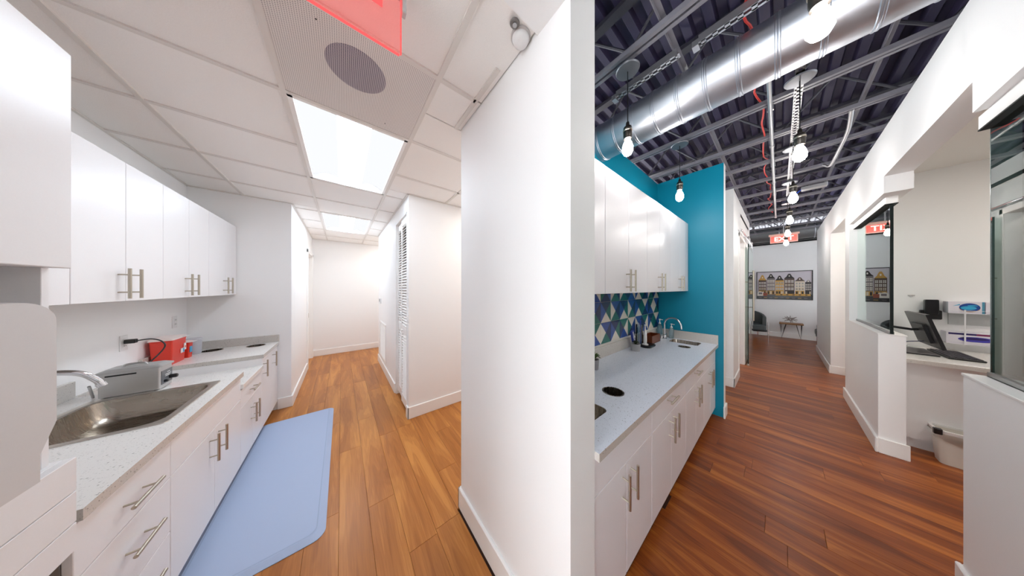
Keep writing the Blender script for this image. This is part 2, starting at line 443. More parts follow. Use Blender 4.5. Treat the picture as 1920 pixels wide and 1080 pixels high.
for j in range(1, len(ye)-1):
    y = ye[j]
    if any(t[2] < y-.01 and y+.01 < t[3] for t in trof):
        segs = [(-1.27 if y < YW else -.5, -.25-tw), (.39+tw, None)]
    else: segs = [(-1.27 if y < YW else -.5, -.25-tw), (-.25+tw, .39-tw), (.39+tw, None)]
    for a, b in segs:
        if b is None: b = .60 if (y < 1.36 or 2.65 < y < 5.2) else (2.30 if y < 2.65 else 1.3)
        if a < -.89 < b:
            tee(a, -.89-tw, y-tw, y+tw); tee(-.89+tw, b, y-tw, y+tw)
        elif b-a > .03: tee(a, b, y-tw, y+tw)
# wall angle round the edge of the ceiling
tr = MB()
for (a, b, c, d) in ((-1.27, -1.252, .63, YW), (-1.27, -.5, YW-.018, YW), (-.5, -.482, YW, YE), (-.5, 1.3, YE-.018, YE), (.582, .60, 2.65, 5.2), (.60, 2.3, 2.632, 2.65)):
    tr.box(a, b, c, d, ZC-.003, ZC+.004)
struct('trim_1', tr, TEE)

# ---- exposed-ceiling corridor
struct('wall_alcove', MB().box(.80, XE+.12, 1.06, 1.18, 0, 2.95), TEAL)
struct('wall_teal', MB().box(XE, XE+.12, .40, 1.06, 0, 2.95, 0, 0, {'+x': 1, '-y': 1}), [TEAL, WALL])
struct('wall_beside', MB().box(4.62, 4.74, .43, 1.42, 0, 3.0).box(3.57, 4.62, 1.30, 1.42, 0, 3.0), WALL)
struct('wall_sliding', MB().box(4.74, 5.30, .43, .55, 0, 3.0).box(6.15, 7.40, .43, .55, 0, 3.0).box(5.30, 6.15, .43, .55, 2.38, 3.0)
       .box(7.28, 7.40, .55, 2.1, 0, 3.0).box(4.74, 7.28, 1.42, 1.54, 0, 3.0), WALL)
struct('wall_far', MB().box(10.5, 10.62, -1.8, 2.1, 0, 2.97).box(7.40, 10.5, 2.0, 2.1, 0, 3.0).box(9.2, 10.5, -1.8, -1.7, 0, 3.0), WALL)  # unseen gap left before the last box to let in light for the far end
YR0, YR1 = -.69, -.565; ZT = 2.87
wr = MB()
wr.box(6.74, 8.9, YR0, YR1, 0, ZT).box(5.40, 6.74, YR0, YR1, 2.46, ZT).box(5.14, 5.40, YR0, YR1, 0, ZT)
wr.box(3.84, 5.14, YR0, YR1, 0, 1.075).box(3.67, 5.14, YR0, YR1, 2.32, ZT)
wr.box(2.31, 3.67, YR0, YR1, 2.465, ZT)
wr.box(-1.5, 2.39, YR0, YR1, 0, 1.070).box(-1.5, 2.31, YR0, YR1, 2.32, ZT).box(-3.0, -1.5, YR0, YR1, 0, ZT)
wr.box(8.78, 8.9, -1.7, YR0, 0, ZT).box(-3.0, 8.9, YR0-.3, YR0+.02, ZT, ZT+.06)
struct('wall_east', wr, WALL)
struct('wall_reception', MB().box(5.0, 5.12, -3.0, YR0, 0, 2.80).box(-1.6, 5.12, -3.1, -3.0, 0, 2.80).box(-1.6, -1.5, -3.0, YR0, 0, 2.80)
       .box(5.28, 5.40, -1.7, YR0, 0, 2.7).box(6.74, 6.86, -1.7, YR0, 0, 2.7).box(5.28, 6.86, -1.8, -1.7, 0, 2.7), WALL)
rc = struct('ceiling_reception', MB().box(-1.6, 5.12, -3.1, YR0, 2.78, 2.84).box(5.28, 6.86, -1.8, YR0, 2.6, 2.66), mat('ceiling_paint', (226, 222, 218), .7))

# ---- baseboards
BH, BT = .135, .016
def base(name, segs):
    mb = MB()
    for (x0, x1, y0, y1) in segs: mb.box(x0, x1, y0, y1, 0, BH, 0, .004)
    return struct(name, mb, TRIM)
base('baseboard_north', [(-.62, -.5+BT, YW-BT, YW), (-.5, -.5+BT, YW, 5.36)])
base('baseboard_end', [(-.5, 1.3, YE-BT, YE)])
base('baseboard_closet', [(.60-BT, .60, 3.42, 5.2), (.60-BT, .60, 2.65-BT, 2.72), (.60-BT, 1.26, 2.65-BT, 2.65), (1.26, 2.30, 2.65-BT-.03, 2.65)])
base('baseboard_partition', [(.64-BT, .64, .466, 1.36+BT), (.64-BT, 1.2, 1.36, 1.36+BT), (.64-BT, .80, .466-BT, .466)])
base('baseboard_teal', [(XE-.03, XE+.12+BT, .40-BT, .40), (XE+.12, XE+.12+BT, .40, 1.3)])
base('baseboard_beside', [(4.62-BT, 4.62, .43-BT, 1.3), (4.62-BT, 5.26, .43-BT, .43), (6.19, 7.4+BT, .43-BT, .43), (7.4, 7.4+BT, .43, 2.0)])
base('baseboard_far', [(10.5-BT, 10.5, -1.7, 2.0), (7.4, 10.5, 2.0-BT, 2.0)])
base('baseboard_east', [(6.74-BT, 8.9+BT, YR1, YR1+BT), (6.74-BT, 6.74, -1.7, YR1), (3.84-BT, 5.40+BT, YR1, YR1+BT), (3.84-BT, 3.84, YR0-BT, YR1),
                        (5.40, 5.40+BT, -1.7, YR1), (-3.0, 2.39+BT, YR1, YR1+BT), (2.39, 2.39+BT, YR0-BT, YR1)])
base('baseboard_reception', [(5.0-BT, 5.0, -3.0, -2.2), (2.39, 4.98, -3.0, -3.0+BT)])
# ---- sills
struct('trim_2', MB().box(3.835, 5.14, YR0-.004, YR1+.004, 1.075, 1.087, 0, .002), TRIM)
struct('trim_3', MB().box(-1.5, 2.395, YR0-.004, YR1+.004, 1.070, 1.082, 0, .002), TRIM)

# ---- windows of the reception
def recep_window(name, x0, x1, z0, z1, y, side):
    f = MB()
    f.box(x0, x1, y-.012, y-.005, z0, z0+.022).box(x0, x1, y+.005, y+.012, z0, z0+.022).box(x0, x1, y-.012, y+.012, z0, z0+.004)
    o = struct(name, f, mat('channel_metal', (150, 152, 150), .3, metal=.8))
    MB().box(x0, x1, y-.03, y+.03, z1, 2.32, 0, .003).build('head_rail', TRIM, o)
    MB().box(x0, x1, y-.031, y+.031, z1-.006, z1).build('rail_shadow_gap', DKHOLE, o)
    MB().box(x0, x1, y-.005, y+.005, z0+.004, z1-.006).build('pane', GLS, o)
    xe_ = x0 if side < 0 else x1
    ew = .0035 if side < 0 else .0012
    MB().box(xe_-ew, xe_+ew, y-.008 if side < 0 else y-.0055, y+.008 if side < 0 else y+.0055, z0+.004, z1-.002).build('pane_edge', mat('glass_edge', (14, 26, 26), .15) if side < 0 else mat('glass_edge_pale', (110, 122, 122), .2), o)
    return o
recep_window('window_1', 3.83, 5.13, 1.087, 2.255, -.625, -1)
recep_window('window_2', -1.4, 2.385, 1.082, 2.255, -.625, 1)

# ---- roof deck, joists
dk = MB(); y = -3.2; ZD = 3.38
xa, xb = -3.2, 10.8
prof = []
y = -3.2
while y < 6.6:
    prof += [(y, ZD), (y+.045, ZD), (y+.060, ZD+.040), (y+.105, ZD+.040)]; y += .120
prof = [p for p in prof if p[0] < 2.4]
a = [(xa, p[0], p[1]) for p in prof]; b = [(xb, p[0], p[1]) for p in prof]
n = len(prof); dk.add(a+b, [(i, i+1, n+i+1, n+i) for i in range(n-1)])
dk.box(xa, xb, -3.2, 2.4, ZD+.05, ZD+.07)
deck = struct('ceiling_deck', dk, DECK)
jm = None
for k in range(-4, 13):
    X_ = 1.46+.635*k
    if X_ > 9.3: break
    if jm is None:
        j = MB(); zb, zt = 3.0, ZD-.002
        j.box(-.032, -.007, -3.1, 2.3, zb, zb+.032).box(.007, .032, -3.1, 2.3, zb, zb+.032)
        j.box(-.032, .032, -3.1, 2.3, zt-.030, zt, 1)
        yy = -3.0; up = True; s_ = .30
        while yy < 2.0:
            j.tube([(0, yy, zb+.02 if up else zt-.02), (0, yy+s_, zt-.02 if up else zb+.02)], .009, 6, 1); up = not up; yy += s_
        jo = j.build('joist', [CHORD, WEBM], deck); jm = jo.data
    else:
        jo = bpy.data.objects.new('joist', jm); COL.objects.link(jo); jo.parent = deck
    jo.location.x = X_
for yb_, m_ in ((-.43, CHORD), (.42, CHORD), (1.3, CHORD)):
    MB().box(-2.5, 9.4, yb_-.014, yb_+.014, 3.07, 3.074).box(-2.5, 9.4, yb_+.010, yb_+.014, 3.04, 3.07).build('bridging', m_, deck)
for k in range(0, 11):
    X_ = 1.46+.635*k
    if X_+.635 > 9.3: break
    for yy in (-.1, .75):
        MB().tube([(X_, yy, 3.02), (X_+.635, yy, 3.35)], .008, 6).build('brace', WEBM, deck)

# ================================================================ services
def slotted(mb, p0, p1, w, flat):
    """slotted channel: two rails and the bridges between slots"""
    p0, p1 = Vector(p0), Vector(p1); d = (p1-p0).normalized(); L = (p1-p0).length
    s = d.cross(Vector((0, 0, 1))).normalized()
    for q in (-1, 1):
        mb.obox((p0+p1)/2+s*q*(w/2-.006), d, s, Vector((0, 0, 1)), L/2, .006, .0015)
        mb.obox((p0+p1)/2+s*q*(w/2-.001)+Vector((0, 0, .02)), d, s, Vector((0, 0, 1)), L/2, .001, .02)
    t = 0
    while t < L:
        mb.obox(p0+d*t, d, s, Vector((0, 0, 1)), .011, w/2-.002, .0015); t += .05
    return mb
d1 = thing('air_duct', 'round spiral-seamed galvanised duct crossing above the teal alcove', 'duct', (1.92, .2, 2.71))
DR, DX, DZ = .15, 1.92, 2.86
MB().tube([(DX, y_, DZ) for y_ in (-.60, 1.10)], DR, 48).build('duct_pipe', GALV, d1)
y_ = 1.02
while y_ > -.65:
    MB().lathe((DX, y_, DZ), [(DR-.001, -.012), (DR+.0045, -.008), (DR+.0045, -.003), (DR+.001, 0), (DR+.0045, .003), (DR+.0045, .008), (DR-.001, .012)], 48, axis='y', cap0=False, cap1=False).build('seam_band', GALV, d1)
    y_ -= .145
d2 = thing('air_duct', 'wide dull galvanised duct across the end of the corridor over the canal picture', 'duct', (10.05, 0, 2.97))
MB().tube([(10.05, -1.69, 3.10), (10.05, 1.98, 3.10)], .22, 48).build('duct_pipe', mat('dull_galvanised', (120, 122, 124), .5, metal=.7), d2)
for y_ in (-1.2, -.6, 0, .6, 1.2, 1.7):
    MB().lathe((10.05, y_, 3.10), [(.219, -.01), (.226, -.006), (.226, .006), (.219, .01)], 48, axis='y', cap0=False, cap1=False).build('seam_band', GALV, d2)
# black gap strip under the far duct
struct('trim_4', MB().box(10.47, 10.5, -1.6, 1.9, 2.85, 2.97).box(10.465, 10.47, -1.6, 1.9, 2.90, 2.905, 1), [DKHOLE, STRUT])
u = thing('slotted_strut', 'slotted zinc channel above the row of corridor bulbs', 'metal channel', (3.5, -.09, 2.955))
slotted(MB(), (2.2, -.09, 2.978), (5.6, -.09, 2.978), .041, 1).build('channel', STRUT, u)
MB().box(2.15, 2.19, -.13, -.05, 2.972, 2.999).build('clip', STRUT, u)
for i, (ya_, yb_, xx) in enumerate(((.40, .78, 1.66), (-.42, .30, 1.68))):
    u = thing('slotted_strut', ('slotted zinc channel beside the spiral duct, nearer the teal alcove', 'slotted zinc channel beside the spiral duct, over the corridor floor')[i], 'metal channel', (xx, ya_, 2.955))
    slotted(MB(), (xx, ya_, 2.965), (xx, yb_, 2.965), .041, 1).build('channel', STRUT, u)
    MB().box(xx-.025, xx+.025, yb_, yb_+.03, 2.95, 2.985).build('clip', STRUT, u)
for (x0_, x1_, yy, zz, r_, lab) in ((2.16, 6.9, .045, 2.935, .012, 'straight grey conduit pipe running down the corridor ceiling beside the bulbs'),):
    cd = thing('conduit', lab, 'conduit', (x0_, yy, zz))
    MB().tube([(x0_, yy, zz), (x1_, yy, zz)], r_, 12).build('pipe', STRUT, cd)
    for X_ in (3.4, 4.6, 6.88): MB().tube([(X_-.02, yy, zz), (X_+.02, yy, zz)], r_+.005, 12).build('coupling', STRUT, cd)
    for X_ in (2.73, 4.0, 5.27): MB().box(X_-.01, X_+.01, yy-.018, yy+.018, zz+.008, 2.986).build('strap', STRUT, cd)
cd = MB().tube(bez([(3.35, -.38, 3.0), (3.7, -.40, 2.97), (4.1, -.39, 2.95), (4.45, -.37, 2.93), (4.5, -.33, 2.97)]), .013, 10).build('flexible_conduit', STRUT)
tag(cd, 'short bent silver conduit hanging between the joists near the white wall', 'conduit')
pts = [(.75+.17*i, .105+random.uniform(-.028, .028), 3.06+random.uniform(-.03, .03)) for i in range(38)]
tag(MB().tube(bez(pts, 3), .006, 6).build('red_cable', mat('cable_red', (228, 70, 64), .5)), 'thin wavy red cable strung through the dark joists', 'cable')
jb = thing('junction_box', 'flat grey metal box under the joists with a loose blue wire', 'electrical box', (5.3, -.30, 2.94))
MB().box(5.25, 5.35, -.42, -.20, 2.93, 2.975, 0, .004).build('box_body', STRUT, jb)
MB().tube(bez([(5.30, -.2, 2.95), (5.30, -.15, 2.90), (5.34, -.14, 2.92), (5.4, -.15, 2.985)]), .008, 6).build('wire', mat('wire_blue', (40, 80, 190), .4), jb)

# pendants
def pendant(x, y, label, zb=2.45):
    t = thing('pendant_lamp', label, 'pendant light', (x, y, zb-.06), 'bare-bulb pendants')
    MB().lathe((x, y, 2.955), [(.004, -.004), (.068, -.002), (.072, .006), (.030, .014), (.012, .019)], 28).build('canopy', mat('canopy_grey', (120, 122, 128), .35, metal=.5), t)
    MB().tube([(x, y, 2.955), (x+.002, y, 2.75), (x, y, zb+.155)], .0032, 6).build('cord', BLACK, t)
    so = MB().lathe((x, y, zb), [(.006, .165), (.010, .160), (.012, .135), (.024, .128), (.026, .12), (.026, .066), (.0235, .062), (.0235, .050)], 24).build('socket', mat('socket_dark', (62, 58, 54), .3, metal=.7), t)
    MB().lathe((x, y, zb), [(.0245, .112), (.0285, .110), (.0285, .100), (.0245, .098)], 24, cap0=False, cap1=False).build('collar', NICK, so)
    MB().lathe((x, y, zb), [(.014, .050), (.016, .040), (.026, .018), (.033, -.010), (.032, -.034), (.022, -.054), (.006, -.064)], 20).build('bulb', E_BULB, t)
    return t
ORD = ['first', 'second', 'third', 'fourth', 'fifth', 'sixth']
p0 = pendant(1.33, -.09, 'first bare-bulb pendant of the corridor row, large against the spiral duct')
row = [(2.51, 'second bare-bulb pendant of the corridor row, under the slotted channel'),
       (3.69, 'third bare-bulb pendant of the corridor row, counting from the spiral duct'),
       (4.86, 'fourth bare-bulb pendant of the corridor row, counting from the spiral duct'),
       (6.02, 'fifth bare-bulb pendant of the corridor row, just above the exit sign'),
       (7.25, 'last bare-bulb pendant of the corridor row, just in front of the exit sign')]
for X_, lab in row:
    c = copy_tree(p0); c.location.x = X_; c['label'] = lab
for X_, lab in ((1.50, 'dark-socket bare-bulb pendant in front of the tall white wall cupboards'), (2.70, 'dark-socket bare-bulb pendant in front of the teal end wall')):
    c = copy_tree(p0); c.location.x = X_; c.location.y = .635; c['label'] = lab

# exit signs
def text_mesh(s, size, f, mb, mi, ext=.002):
    cu = bpy.data.curves.new('t', 'FONT'); cu.body = s; cu.size = size; cu.align_x = 'CENTER'; cu.align_y = 'CENTER'; cu.extrude = ext; cu.offset = size*.02
    cu.resolution_u = 2
    o = bpy.data.objects.new('t', cu); COL.objects.link(o)
    dg = bpy.context.evaluated_depsgraph_get(); me = bpy.data.meshes.new_from_object(o.evaluated_get(dg))
    mb.add([f(*v.co) for v in me.vertices], [tuple(p.vertices) for p in me.polygons], mi)
    bpy.data.objects.remove(o); bpy.data.meshes.remove(me); bpy.data.curves.remove(cu)
    return mb
def acrylic_red():
    m = bpy.data.materials.new('red_acrylic'); m.use_nodes = True; nt = m.node_tree; nt.nodes.clear()
    o = nt.nodes.new('ShaderNodeOutputMaterial'); t = nt.nodes.new('ShaderNodeBsdfTransparent'); t.inputs[0].default_value = (.97, .77, .76, 1)
    e = nt.nodes.new('ShaderNodeEmission'); e.inputs[0].default_value = (*srgb((255, 70, 70)), 1); e.inputs[1].default_value = .05
    g = nt.nodes.new('ShaderNodeBsdfGlossy'); g.inputs['Roughness'].default_value = .05
    a = nt.nodes.new('ShaderNodeAddShader'); mx = nt.nodes.new('ShaderNodeMixShader'); mx.inputs[0].default_value = .05
    nt.links.new(t.outputs[0], a.inputs[0]); nt.links.new(e.outputs[0], a.inputs[1])
    nt.links.new(a.outputs[0], mx.inputs[1]); nt.links.new(g.outputs[0], mx.inputs[2]); nt.links.new(mx.outputs[0], o.inputs[0])
    return m
RA = acrylic_red(); RE = emis('exit_red_glow', (255, 92, 92), .40)
t = thing('exit_sign', 'edge-lit red acrylic exit sign hanging from the tiled ceiling', 'exit sign', (0, .80, 2.285))
def corner_cut(x0, x1, z0, z1, r):
    return [(x0+r, z0), (x1-r, z0), (x1, z0+r), (x1, z1), (x0, z1), (x0, z0+r)]
MB().prism(corner_cut(-.165, .157, 2.285, 2.50, .006), lambda u, v, d: (u, d, v), .797, .803).build('sign_plate', RA, t)
e_ = MB(); e_.box(-.159, .151, .7965, .8035, 2.2835, 2.2865).box(.1555, .1585, .7965, .8035, 2.291, 2.50)
e_.build('lit_edge', RE, t)
MB().box(-.18, .172, .77, .83, 2.50, 2.568, 0, .004).build('housing', GREYP, t)
MB().box(.160, .172, .788, .812, 2.43, 2.50, 0, .002).build('end_bracket', GREYP, t)
text_mesh('EXIT', .105, lambda x_, y_, z_: (-x_, .7955-z_*.3, 2.435+y_), MB(), 0).build('lettering', RE, t)
t = thing('exit_sign', 'white exit sign with glowing red letters hanging at the corridor end', 'exit sign', (7.6, -.06, 2.50))
MB().box(7.58, 7.62, -.25, .13, 2.50, 2.66, 0, .004).box(7.57, 7.63, -.27, .15, 2.66, 2.70, 0, .004).build('sign_body', mat('sign_face', (190, 150, 140), .4), t)
MB().box(7.575, 7.579, -.235, .115, 2.515, 2.645).build('sign_face', mat('sign_red_face', (215, 70, 62), .4, emit=(255, 60, 50), estr=.5), t)
text_mesh('EXIT', .13, lambda x_, y_, z_: (7.573-z_, -.06-x_, 2.58+y_), MB(), 0).build('lettering', emis('exit_letters', (255, 190, 180), 1.0), t)
MB().tube([(7.6, -.06, 2.70), (7.6, -.06, 3.0)], .008, 8).build('stem', STRUT, t)

# troffers + speaker
def troffer(x0, x1, y0, y1, label):
    t = thing('ceiling_light', label, 'ceiling light', ((x0+x1)/2, (y0+y1)/2, ZC), 'lay-in fluorescent fittings')
    g = tw; x0 += g; x1 -= g; y0 += g; y1 -= g
    fr = MB(); w_ = .022
    fr.box(x0, x0+w_, y0, y1, ZC, ZC+.03).box(x1-w_, x1, y0, y1, ZC, ZC+.03).box(x0, x1, y0, y0+w_, ZC, ZC+.03).box(x0, x1, y1-w_, y1, ZC, ZC+.03)
    fr.box(x0, x1, y0, y1, ZC+.09, ZC+.10)
    fr.build('frame', TRIM, t)
    xc = (x0+x1)/2; r_ = .095
    a0, a1 = x0+w_, x1-w_; b0, b1 = y0+w_, y1-w_
    for sg in (-1, 1):
        m_ = MB(); ring0, ring1 = [], []
        for k in range(9):
            q = k/8; xx = xc+sg*(r_+(a1-xc-r_)*q); zz = ZC+.02+.045*math.sin(math.pi*(.15+.85*q))
            ring0.append((xx, b0+.03, zz)); ring1.append((xx, b1-.03, zz))
        n_ = 9; m_.add(ring0+ring1, [(i, i+1, n_+i+1, n_+i) for i in range(n_-1)], 0, True)
        m_.build('side_lens', E_TROS, t)
    m_ = MB()
    m_.add([(a0, b0, ZC+.02), (a1, b0, ZC+.02), (a1, b0+.03, ZC+.065), (a0, b0+.03, ZC+.065)], [(0, 1, 2, 3)])
    m_.build('end_reflector', mat('reflector_white', (235, 235, 238), .5), t); m_ = MB(); m_.add([(a0, b1, ZC+.02), (a1, b1, ZC+.02), (a1, b1-.03, ZC+.065), (a0, b1-.03, ZC+.065)], [(0, 1, 2, 3)])
    m_.build('end_reflector', mat('reflector_white', (235, 235, 238), .5), t)
    m_ = MB(); rings = []
    for q, s_ in ((0, .3), (.02, .75), (.05, .95), (.09, 1), (.91, 1), (.95, .95), (.98, .75), (1, .3)):
        yy = b0+.02+(b1-b0-.04)*q
        rings.append([(xc+r_*s_*math.cos(a_), yy, ZC+.028-.024*s_*math.sin(a_)) for a_ in [math.pi*k/12 for k in range(13)]]+[(xc-r_*s_*.6, yy, ZC+.05), (xc+r_*s_*.6, yy, ZC+.05)])
    m_.loft(rings, 0, True, True, True); m_.build('centre_lens', E_TROF, t)
    return t
troffer(-.25, .39, ye[2], ye[4], 'two-bay fluorescent ceiling light directly beyond the perforated speaker panel')
troffer(-.25, .39, ye[6], ye[8], 'smaller-looking fluorescent ceiling light at the far end of the white corridor')
t = thing('speaker_panel', 'perforated grey lay-in ceiling panel with a round dark speaker', 'ceiling speaker', (.07, 1.38, ZC))
MB().box(-.25+tw, .39-tw, ye[1]+tw, ye[2]-tw, ZC+.001, ZC+.006).build('panel', perforated('perforated_metal', (236, 231, 227), (176, 171, 170)), t)
MB().lathe((.06, 1.30, ZC), [(.122, .0012), (.122, .0002)], 48).build('speaker_cone', perforated('perforated_dark', (196, 190, 194), (84, 74, 98), .0075, .36), t)
for (a_, b_) in ((-.08, 1.15), (.22, 1.60)): MB().lathe((a_, b_, ZC), [(.003, .0005), (.003, -.001)], 10).build('screw', BLACK, t)
t = thing('smoke_detector', 'small round white detector dome beside the header', 'detector', (.598, .69, ZC-.03))
MB().lathe((.598, .69, ZC), [(.036, .006), (.036, -.008), (.030, -.022), (.016, -.030), (.002, -.032)], 24).build('dome', WHITEP, t)
MB().lathe((.598, .69, ZC), [(.042, .006), (.042, -.001), (.036, -.004)], 24).build('base_plate', GREYP, t)
t = thing('sprinkler_plate', 'small round grey sprinkler plate at the ceiling by the detector', 'sprinkler', (.553, .675, ZC-.02))
MB().lathe((.545, .665, ZC-.004), [(.018, .004), (.020, 0), (.017, -.004)], 24).build('plate', mat('plate_grey', (120, 116, 114), .4), t)
MB().lathe((.545, .665, ZC-.004), [(.009, -.004), (.009, -.008)], 12).build('cap', STRUT, t)

# recessed cans in the reception
can0 = None
for (cx, cy, lb_) in ((3.6, -1.5, 'near the desk front'), (2.2, -1.3, 'behind the window half wall'), (.8, -1.5, 'well behind the window half wall'), (4.3, -2.3, 'over the desk')):
    if can0 is None:
        t = thing('recessed_light', 'round recessed light in the reception ceiling '+lb_, 'ceiling light', (cx, cy, 2.778), 'recessed reception lights')
        MB().lathe((cx, cy, 2.78), [(.075, .001), (.092, -.001), (.092, -.004), (.074, -.006)], 32, cap0=False, cap1=False).build('trim_ring', TRIM, t)
        MB().lathe((cx, cy, 2.78), [(.074, -.0015), (.074, -.002)], 32).build('lens', E_CAN, t)
        can0 = t
    else:
        c = copy_tree(can0); c.location = (cx, cy, 2.778); c['label'] = 'round recessed light in the reception ceiling '+lb_
# unseen recessed cans added in the side rooms for fill light
for (cx, cy, cz, nm) in ((5.9, 1.0, 2.9, 'in the room behind the sliding glass door'), (6.1, -1.3, 2.598, 'in the room through the east doorway'), (.95, 5.8, ZC+.004, 'in the side passage at the end of the white corridor'), (1.6, 2.1, ZC+.004, 'in the passage behind the partition')):
    c = copy_tree(can0); c.location = (cx, cy, cz)
    c['label'] = 'added unseen recessed light '+nm; c['group'] = 'added side-room fill lights'

# ================================================================ doors, closet, wall fittings
dd = struct('door_1', MB().box(-.60, -.565, 5.47, 6.23, .01, 2.16, 0, .002), TRIM)
MB().box(-.62, -.482, 5.40, 5.47, 0, 2.22, 0, .003).box(-.62, -.482, 6.23, 6.30, 0, 2.22, 0, .003).box(-.62, -.482, 5.40, 6.30, 2.16, 2.23, 0, .003).build('door_frame', TRIM, dd)
MB().lathe((-.565, 5.53, 1.0), [(.012, 0), (.012, .04), (.026, .045), (.026, .07), (.01, .075)], 16, axis='x').build('door_knob', NICK, dd)
MB().box(-.484, -.479, 5.455, 5.47, .95, 1.03).build('strike_plate', NICK, dd)
# bifold louvre doors
slat_mesh = {}
def louver_leaf(parent, x, y0, y1, z0, z1, knob):
    lf = MB(); st = .035; T = .028
    lf.box(x, x+T, y0, y0+st, z0, z1, 0, .002).box(x, x+T, y1-st, y1, z0, z1, 0, .002)
    for (a_, b_) in ((z0, z0+.10), (z1-.08, z1), (.92, 1.03)): lf.box(x+.001, x+T-.001, y0+st, y1-st, a_, b_, 0, .002)
    o = lf.build('door_leaf', TRIM, parent)
    w_ = y1-y0-2*st; key = round(w_, 3)
    if key not in slat_mesh:
        me = MB().obox((0, 0, 0), Vector((1, 0, 0)), Vector((0, 1, 0)), Vector((0, 0, 1)), .020, w_/2, .003)
        q = me.build('tmp', TRIM, None, (0, 0, 0)); slat_mesh[key] = q.data; bpy.data.objects.remove(q)
    for (a_, b_) in ((z0+.10, .92), (1.03, z1-.08)):
        n_ = int((b_-a_)/.034)
        for k in range(n_):
            so = bpy.data.objects.new('slat', slat_mesh[key]); COL.objects.link(so); so.parent = o
            so.location = Vector((x+T/2, (y0+y1)/2, a_+(k+.5)*(b_-a_)/n_))-WL[parent]; so.rotation_euler = (0, R(-52), 0)
    if knob: MB().lathe((x, (y0+y1)/2+.02, .975), [(.006, 0), (.006, -.012), (.015, -.018), (.015, -.028), (.004, -.034)], 16, axis='x').build('knob', TRIM, o)
t = thing('closet_door', 'white louvred bifold closet door at the corridor corner', 'closet door', (.62, 3.07, 0))
louver_leaf(t, .606, 2.755, 3.07, .04, 2.37, True)
louver_leaf(t, .628, 3.075, 3.385, .04, 2.37, False)
MB().box(.598, .66, 2.74, 2.752, .0, 2.40).box(.598, .66, 3.388, 3.40, 0, 2.40).box(.598, .66, 2.74, 3.40, 2.385, 2.40).build('door_track_frame', TRIM, t)
t = thing('thermostat', 'small grey and white thermostat on the corridor wall', 'thermostat', (.59, 4.87, 1.20))
MB().box(.575, .60, 4.80, 4.92, 1.20, 1.30, 0, .004).build('case', WHITEP, t)
MB().box(.572, .575, 4.815, 4.905, 1.235, 1.29).build('display', mat('display_grey', (96, 116, 122), .25), t)
t = thing('air_grille', 'white framed return-air grille low on the corridor wall', 'vent', (.59, 4.55, .2))
MB().box(.585, .60, 4.22, 4.25, .20, .86).box(.585, .60, 4.86, 4.89, .20, .86).box(.585, .60, 4.25, 4.86, .20, .23).box(.585, .60, 4.25, 4.86, .83, .86).build('frame', TRIM, t)
gm = None
for k in range(24):
    z_ = .24+k*.0245
    if gm is None:
        so = MB().obox((.592, 4.555, z_), Vector((1, 0, .5)).normalized(), Vector((0, 1, 0)), Vector((-.5, 0, 1)).normalized(), .006, .305, .0012).build('slat', TRIM, t); gm = so.data; z0_ = z_
    else:
        so = bpy.data.objects.new('slat', gm); COL.objects.link(so); so.parent = t; so.location.z = z_-z0_

# ================================================================ cabinetry
def mapL(F): return lambda u, d, z: (F-d, u, z)       # face looks +X, run along y
def mapR(F): return lambda u, d, z: (u, F+d, z)       # face looks -Y, run along x
def mbx(mb, M, u0, u1, d0, d1, z0, z1, mi=0, ch=0):
    a, b = M(u0, d0, z0), M(u1, d1, z1); return mb.box(a[0], b[0], a[1], b[1], a[2], b[2], mi, ch)
def handle(M, u, z, vert, parent, L=.165):
    mb = MB(); so = .034; hl = L/2; ps = .048
    if vert:
        mb.tube([M(u, -so, z-hl), M(u, -so, z+hl)], .0062, 12)
        for q in (-ps, ps): mb.tube([M(u, .0, z+q), M(u, -so, z+q)], .004, 8)
    else:
        mb.tube([M(u-hl, -so, z), M(u+hl, -so, z)], .0062, 12)
        for q in (-ps, ps): mb.tube([M(u+q, .0, z), M(u+q, -so, z)], .004, 8)
    return mb.build('handle', NICK, parent)
def cabinet(name, label, group, M, u0, u1, z0, z1, depth, fronts, lam, toe=False):
    c0 = M((u0+u1)/2, depth/2, 0 if toe else z0)
    t = thing(name, label, 'cabinet', (c0[0], c0[1], 0 if toe else z0), group)
    b = MB()
    def rg_(i, z): return [M(u, d, z) for u, d in ((u0+.0005+i, .019+i*.6), (u1-.0005-i, .019+i*.6), (u1-.0005-i, depth-i), (u0+.0005+i, depth-i))]
    if toe: b.loft([rg_(0, z0), rg_(0, z1), rg_(.016, z1), rg_(.016, z0+.016)])
    else: b.loft([rg_(0, z0), rg_(0, z1)])
    b.build('body', CARC, t)
    if toe:
        k = MB(); mbx(k, M, u0+.0005, u1-.0005, .075, depth, 0, z0); k.build('toe_kick', mat('toe_kick', (196, 186, 178), .5), t)
    for (kind, a, b_, zl, zh, h) in fronts:
        f = MB(); mbx(f, M, a+.0020, b_-.0020, 0, .018, zl+.0020, zh-.0020, 0, .0015)
        o = f.build(kind, lam, t)
        if h:
            if h[0] == 'v': handle(M, h[1], h[2], True, o)
            else: handle(M, h[1], h[2], False, o)
    return t
